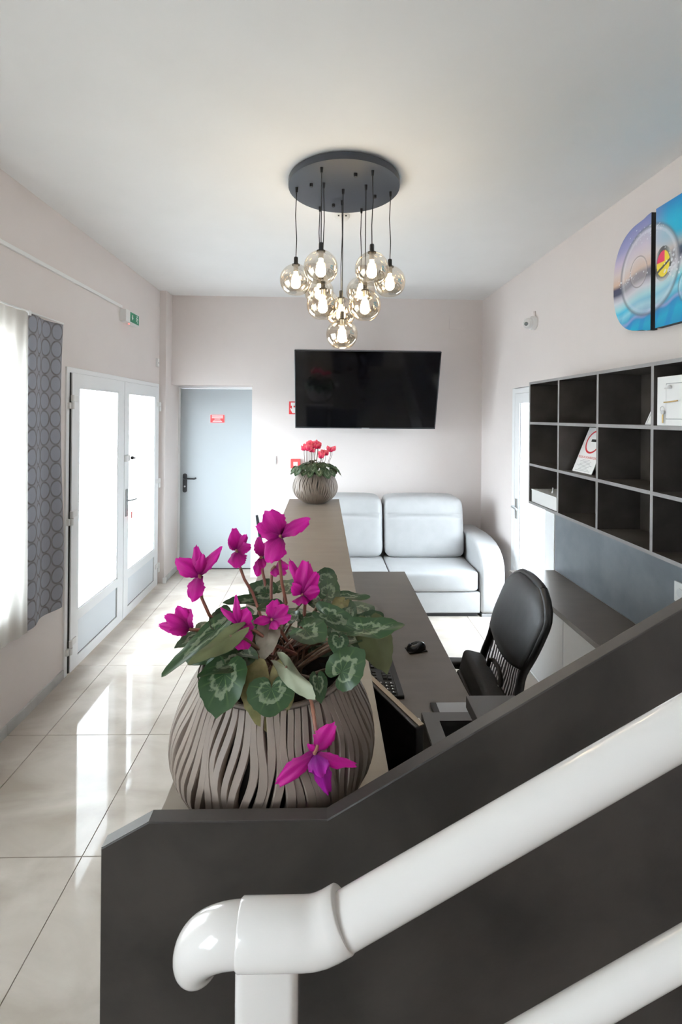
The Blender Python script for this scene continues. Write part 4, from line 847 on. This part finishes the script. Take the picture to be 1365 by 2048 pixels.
# ================================================================== planters
PROF = [(.0, .078), (.012, .104), (.03, .130), (.055, .153), (.085, .168), (.11, .171), (.135, .168), (.165, .158), (.195, .143), (.22, .128)]
def prad(z):
    for (a, ra_), (b_, rb_) in zip(PROF[:-1], PROF[1:]):
        if z <= b_: t = (z - a) / (b_ - a); return ra_ + (rb_ - ra_) * t
    return PROF[-1][1]
def make_planter(label, loc, rz):
    t = thing('planter', label, 'planter', loc, rz, group='round ribbed planters on the counter'); rp = random.Random(5)
    MB().lathe([(0, 0), (.070, 0)] + [(prad(z) - .019, z + .004) for z in [.01 + .20 * i / 14 for i in range(15)]], 40, cap=False).build('liner', M['potin'], t, smooth=3)
    MB().lathe([(.055, 0), (.080, 0), (.084, .006), (.06, .008)], 48, cap=False).build('base_ring', M['pot'], t, smooth=1)
    MB().tube([(.122 * math.cos(2*PI*i/64), .122 * math.sin(2*PI*i/64), .2185) for i in range(65)], .0042, 6, cap=False).build('rim', M['pot'], t, smooth=3)
    N = 78; sp = 2 * PI / N; ph = 0; n = 22
    for k in range(N):
        ph += rp.uniform(.30, .95) * (1 if rp.random() < .85 else -1.0); fq = rp.uniform(1.2, 1.5); A = sp * rp.uniform(.50, .72); pr_ = rp.uniform(-.0018, .0022); tilt = rp.uniform(.15, .45)
        vs, fs = [], []
        for i in range(n + 1):
            s = i / n; z = .003 + .2165 * s; r = prad(z) + pr_ * math.sin(PI * s); th = sp * k + A * math.sin(2 * PI * fq * s + ph) * math.sin(PI * s) ** .6
            hw = sp * .480 * (1.02 + .10 * math.sin(2 * PI * s * 1.3 + ph))
            for dr, da in ((-.015, -hw), (-.0018 - .0045 * tilt, -hw), (0, -hw * .72), (0, hw * .80), (-.0022, hw), (-.015, hw)):
                a = th + da; vs.append(((r + dr) * math.cos(a), (r + dr) * math.sin(a), z))
            if i: o = (i - 1) * 6; fs += [(o + j, o + (j + 1) % 6, o + 6 + (j + 1) % 6, o + 6 + j) for j in range(6)]
        MB().add(vs, fs).build('rib', M['pot'], t, smooth=.6)
    return t
POT = (-.080, .812, 1.1505)
pl1 = make_planter('taupe ribbed planter nearest the stair panel holding magenta flowers', POT, 0)
pl2 = pl1.copy(); COL.objects.link(pl2); pl2.location = (-.060, 3.545, 1.1505); pl2.rotation_euler = (0, 0, 1.1)
pl2['label'] = 'taupe ribbed planter holding salmon pink flowers at the far counter end'
for c in list(pl1.children): share(c, c.name.split('.')[0], pl2)

# ================================================================== cyclamen
RH = [(0, 1.0), (10, .93), (22, .86), (40, .79), (60, .74), (85, .70), (110, .66), (130, .61), (150, .51), (165, .38), (175, .17), (180, .05)]
def rho(d):
    d = abs(d)
    for (a, x), (b_, y) in zip(RH[:-1], RH[1:]):
        if d <= b_: return x + (y - x) * (d - a) / (b_ - a)
    return .05
def make_leaf(parent, N, T, w_, nh, cup, kind, root, seed, nr=7, ns=40, stalk=True):
    rl = random.Random(seed); N = Vector(N); T = Vector(T); ax = T - N; ln = ax.length; ax.normalize(); nh = Vector(nh)
    nn = (nh - ax * nh.dot(ax)).normalized(); lat = nn.cross(ax); ws = w_ / 1.42
    p1, p2, wa = rl.uniform(0, 6), rl.uniform(0, 6), rl.uniform(.02, .045) * (2.4 if kind != 'green' else 1)
    vs, fs, uv, mi = [], [], [], []
    for layer in (0, 1):
        o = len(vs)
        for i in range(nr + 1):
            t = i / nr
            for j in range(ns):
                d = -180 + 360 * j / ns; th = math.radians(d); r = rho(d) * t
                if i == nr: r *= 1 + .022 * math.sin(j * 2.4 + p1) + .012 * math.sin(j * 1.1)
                x, y = r * math.cos(th), r * math.sin(th)
                h = cup * (x * x + y * y) * 1.2 - .10 * x * x * (1 if x > 0 else 0) + .10 * abs(y) * (1 - t * .6) + wa * t * t * (math.sin(3 * th + p1) + .7 * math.sin(5 * th + p2)) + .05 * t * y * math.sin(p1)
                q = ax * (ln * x) + lat * (ws * y) + nn * (h * ln - layer * .0010)
                vs.append(tuple(q)); uv.append((t, j / ns))
        for i in range(nr):
            for j in range(ns):
                jj = (j + 1) % ns; f = (o + i*ns + j, o + (i+1)*ns + j, o + (i+1)*ns + jj, o + i*ns + jj)
                fs.append(f if layer == 0 else f[::-1]); mi.append(layer)
    me = bpy.data.meshes.new('leaf'); me.from_pydata(vs, [], fs)
    a, b_ = {'green': (M['leaf'], M['leafund']), 'pale': (M['leaf'], M['leafpale']), 'dry': (M['dry'], M['dry']), 'yellow': (M['yellow'], M['yellow'])}[kind]
    me.materials.append(a); me.materials.append(b_)
    for p, k in zip(me.polygons, mi): p.material_index = k
    ul = me.uv_layers.new(name='UVMap')
    for p in me.polygons:
        vals = [uv[me.loops[l].vertex_index] for l in p.loop_indices]; hi = max(x[1] for x in vals)
        for l in p.loop_indices:
            q = uv[me.loops[l].vertex_index]; ul.data[l].uv = (q[0], 1.0 if (q[1] == 0 and hi > .6) else q[1])
    me.shade_smooth()
    o = bpy.data.objects.new('leaf', me); COL.objects.link(o); o.parent = parent; o.location = N - root
    if stalk:
        rr_ = Vector((POT[0] + rl.uniform(-.045, .045), POT[1] + rl.uniform(-.045, .045), 1.345)) if root.y < 2 else root + Vector((rl.uniform(-.05, .05), rl.uniform(-.05, .05), .20))
        b0 = rr_ - N; c0 = Vector((b0.x * .45, b0.y * .45, b0.z * .15)) - nn * .012
        P = [(1-s)**2 * Vector((0, 0, 0)) - nn * .0012 + 2*s*(1-s) * c0 + s*s * b0 for s in [i / 7 for i in range(8)]]
        MB().tube(P, .0021, 6).build('leaf_stalk', M['leafstalk'], o, smooth=3)
    return o
def make_petal(parent, C, T, w_, mat, seed, root_off, nh, nu=12, nv=10):
    rp = random.Random(seed); C = Vector(C); T = Vector(T); ax = T - C; ln = ax.length; ax.normalize()
    n = (nh - ax * nh.dot(ax)).normalized(); la = n.cross(ax); q1, q2 = rp.uniform(0, 6), rp.uniform(0, 6); tw = rp.uniform(-.45, .45); bow = rp.uniform(.04, .14)
    jl = [1 + rp.uniform(-.05, .05) for _ in range(nv + 1)]
    je = [rp.uniform(-1, 1) for _ in range(2 * nu + 4)]
    def fn(a, c):
        t = 2 * c - 1; s = a; hw = w_ / 2 * (.16 + .84 * math.sin(PI / 2 * min(1, s / .62)) ** 1.1)
        end = 1 - .16 * t * t - .10 * abs(t) ** 4; s2 = s * (end if s > 0 else 1) * (1 + (jl[int(round(c * nv))] - 1) * s)
        if s > .7: hw *= 1 - .30 * ((s - .7) / .3) ** 2
        if abs(t) > .98: hw *= 1 + .13 * je[int(a * nu) + (nu + 1 if t > 0 else 0)]
        h = bow * ln * math.sin(PI * s) - .20 * w_ * t * t * (1 - s * .6) + .085 * w_ * s * math.sin(6 * t + q1) + .05 * w_ * abs(t) ** 3 * math.sin(9 * s + q2)
        ca, sa = math.cos(tw * s), math.sin(tw * s); l2 = la * ca + n * sa; n2 = n * ca - la * sa
        return tuple(ax * (ln * s2) + l2 * (hw * t) + n2 * h)
    b = MB().grid(fn, nu, nv); o = b.build('petal', mat, parent, smooth=3); ul = o.data.uv_layers.new(name='UVMap')
    for lp in o.data.loops: ul.data[lp.index].uv = (lp.vertex_index // (nv + 1) / nu, lp.vertex_index % (nv + 1) / nv)
    o.location = C - root_off; return o
CAMH = Vector((.05, -.78, .55))
cy = thing('cyclamen', 'magenta flowering cyclamen with marbled leaves in the nearest planter', 'plant', (POT[0], POT[1], 1.155), group='cyclamens on the counter')
root = Vector(cy.location)
MB().lathe([(0, .0), (.085, .0), (.118, .195), (.121, .205), (.116, .205), (.110, .188), (0, .190)], 40).build('nursery_pot', M['potin'], cy, smooth=.6)
MB().grid(lambda u, v: ((.109 * u) * math.cos(2*PI*v), (.109 * u) * math.sin(2*PI*v), .1905 + .006 * math.sin(u * 30) * math.cos(v * 40) * (u < .95)), 8, 28).build('soil', M['soil'], cy, smooth=3)
for i, (N, T, w_, n, cup, kind) in enumerate(LEAVES):
    if i == 19: kind = 'pale'
    make_leaf(cy, N, T, w_, n, cup, kind, root, 100 + i)
rx_ = random.Random(21)
for i in range(26):            # inner low foliage
    a = rx_.uniform(0, 2 * PI); r = rx_.uniform(.05, .135); z = 1.375 + .035 * rx_.random()
    if math.sin(a) < -.2 and r > .07: continue
    N = Vector((POT[0] + r * math.cos(a), POT[1] + r * math.sin(a), z)); d = Vector((math.cos(a), math.sin(a), -.25)) * rx_.uniform(.03, .045)
    make_leaf(cy, N, N + d, rx_.uniform(.045, .065), (.3 * math.cos(a), .3 * math.sin(a) - .2, .9), .08, 'green', root, 300 + i, nr=5, ns=28)
def make_flower(parent, C, petals, stem, root, mat, seed, r=.0027, calyx=.0032):
    C = Vector(C); st = [C] + [Vector(q) for q in stem]; b = MB()
    # smooth the stem
    P = []
    for i in range(len(st) - 1):
        for s in (0, .33, .66): P.append(st[i].lerp(st[i + 1], s))
    P.append(st[-1]); b.tube([p - C for p in P], r, 8)
    b.lathe([(0, -calyx), (calyx * .8, -calyx * .5), (calyx, 0), (calyx * .7, calyx * .6), (0, calyx)], 10)
    f = b.build('flower', M['stalk'], parent, smooth=3); f.location = C - root
    for k, (T, w_) in enumerate(petals):
        if seed == 10 and k in (3, 5): mt = M['violet']
        else: mt = mat
        rq = random.Random(seed * 31 + k)
        make_petal(f, C, T, w_, mt, seed * 17 + k, C, CAMH + Vector((rq.uniform(-.5, .5), rq.uniform(-.2, .2), rq.uniform(-.4, .3))))
    return f
for i, (C, pe, stm) in enumerate(FLOWERS):
    base = Vector((POT[0] + random.uniform(-.03, .03), POT[1] + random.uniform(-.02, .03), 1.347))
    pe2 = list(pe)
    stm2 = [stm[j] for j in range(len(stm))] + [tuple((Vector(stm[-1]) + base) * .5 + Vector((0, 0, .012))), tuple(base)]
    make_flower(cy, C, pe2, stm2, root, M['magenta'] if i != 9 else M['magenta'], i + 1)
    if i == 9: pass
# ---- far cyclamen with salmon pink flowers
FP = Vector((-.060, 3.545, 1.155))
cy2 = thing('cyclamen', 'salmon pink flowering cyclamen at the far end of the counter', 'plant', tuple(FP), group='cyclamens on the counter')
MB().lathe([(0, 0), (.085, 0), (.118, .195), (.116, .205), (0, .19)], 28).build('nursery_pot', M['potin'], cy2, smooth=.6)
rf = random.Random(9)
for i in range(58):
    a = 2 * PI * i * .382 + rf.uniform(-.2, .2); r = .02 + .158 * math.sqrt((i + .5) / 58); z = .300 - .060 * (r / .17) ** 2 + rf.uniform(-.012, .012)
    N = FP + Vector((r * math.cos(a), r * math.sin(a), z)); L = rf.uniform(.042, .062); d = Vector((math.cos(a), math.sin(a), -.35 - 1.2 * max(0, r - .12) / .04 * .6)).normalized() * L
    make_leaf(cy2, N, N + d, L * 1.25, (.35 * math.cos(a), .35 * math.sin(a), .9), .07, 'green', FP, 500 + i, nr=4, ns=20, stalk=False)
FF = [(-.085, .02, .40), (-.065, -.02, .415), (-.045, .01, .425), (-.030, -.03, .405), (-.055, -.05, .390), (-.015, .0, .420), (.0, -.02, .400), (-.075, -.03, .385), (-.02, .03, .41), (.005, .02, .415), (.045, -.03, .360), (.030, -.04, .345), (.062, -.02, .350), (.098, -.01, .375), (.110, .01, .380), (.025, -.05, .33), (-.10, 0, .385), (-.04, -.04, .375)]
for i, (x, y, z) in enumerate(FF):
    C = FP + Vector((x + .015, y, z)); pe = []
    for k in range(5):
        a = 2 * PI * k / 5 + i; sz = rf.uniform(.036, .05); pe.append((tuple(C + Vector((math.cos(a) * sz * .55, math.sin(a) * sz * .55, sz * rf.uniform(.55, .95)))), sz * .75))
    stm = [tuple(C + Vector((0, 0, -.03))), tuple(FP + Vector((x * .75, y * .75, .24)))]
    f = make_flower(cy2, tuple(C), pe, stm, FP, M['pink'], 60 + i, r=.0017, calyx=.004)
    f.data.materials.clear(); f.data.materials.append(M['leafstalk'])
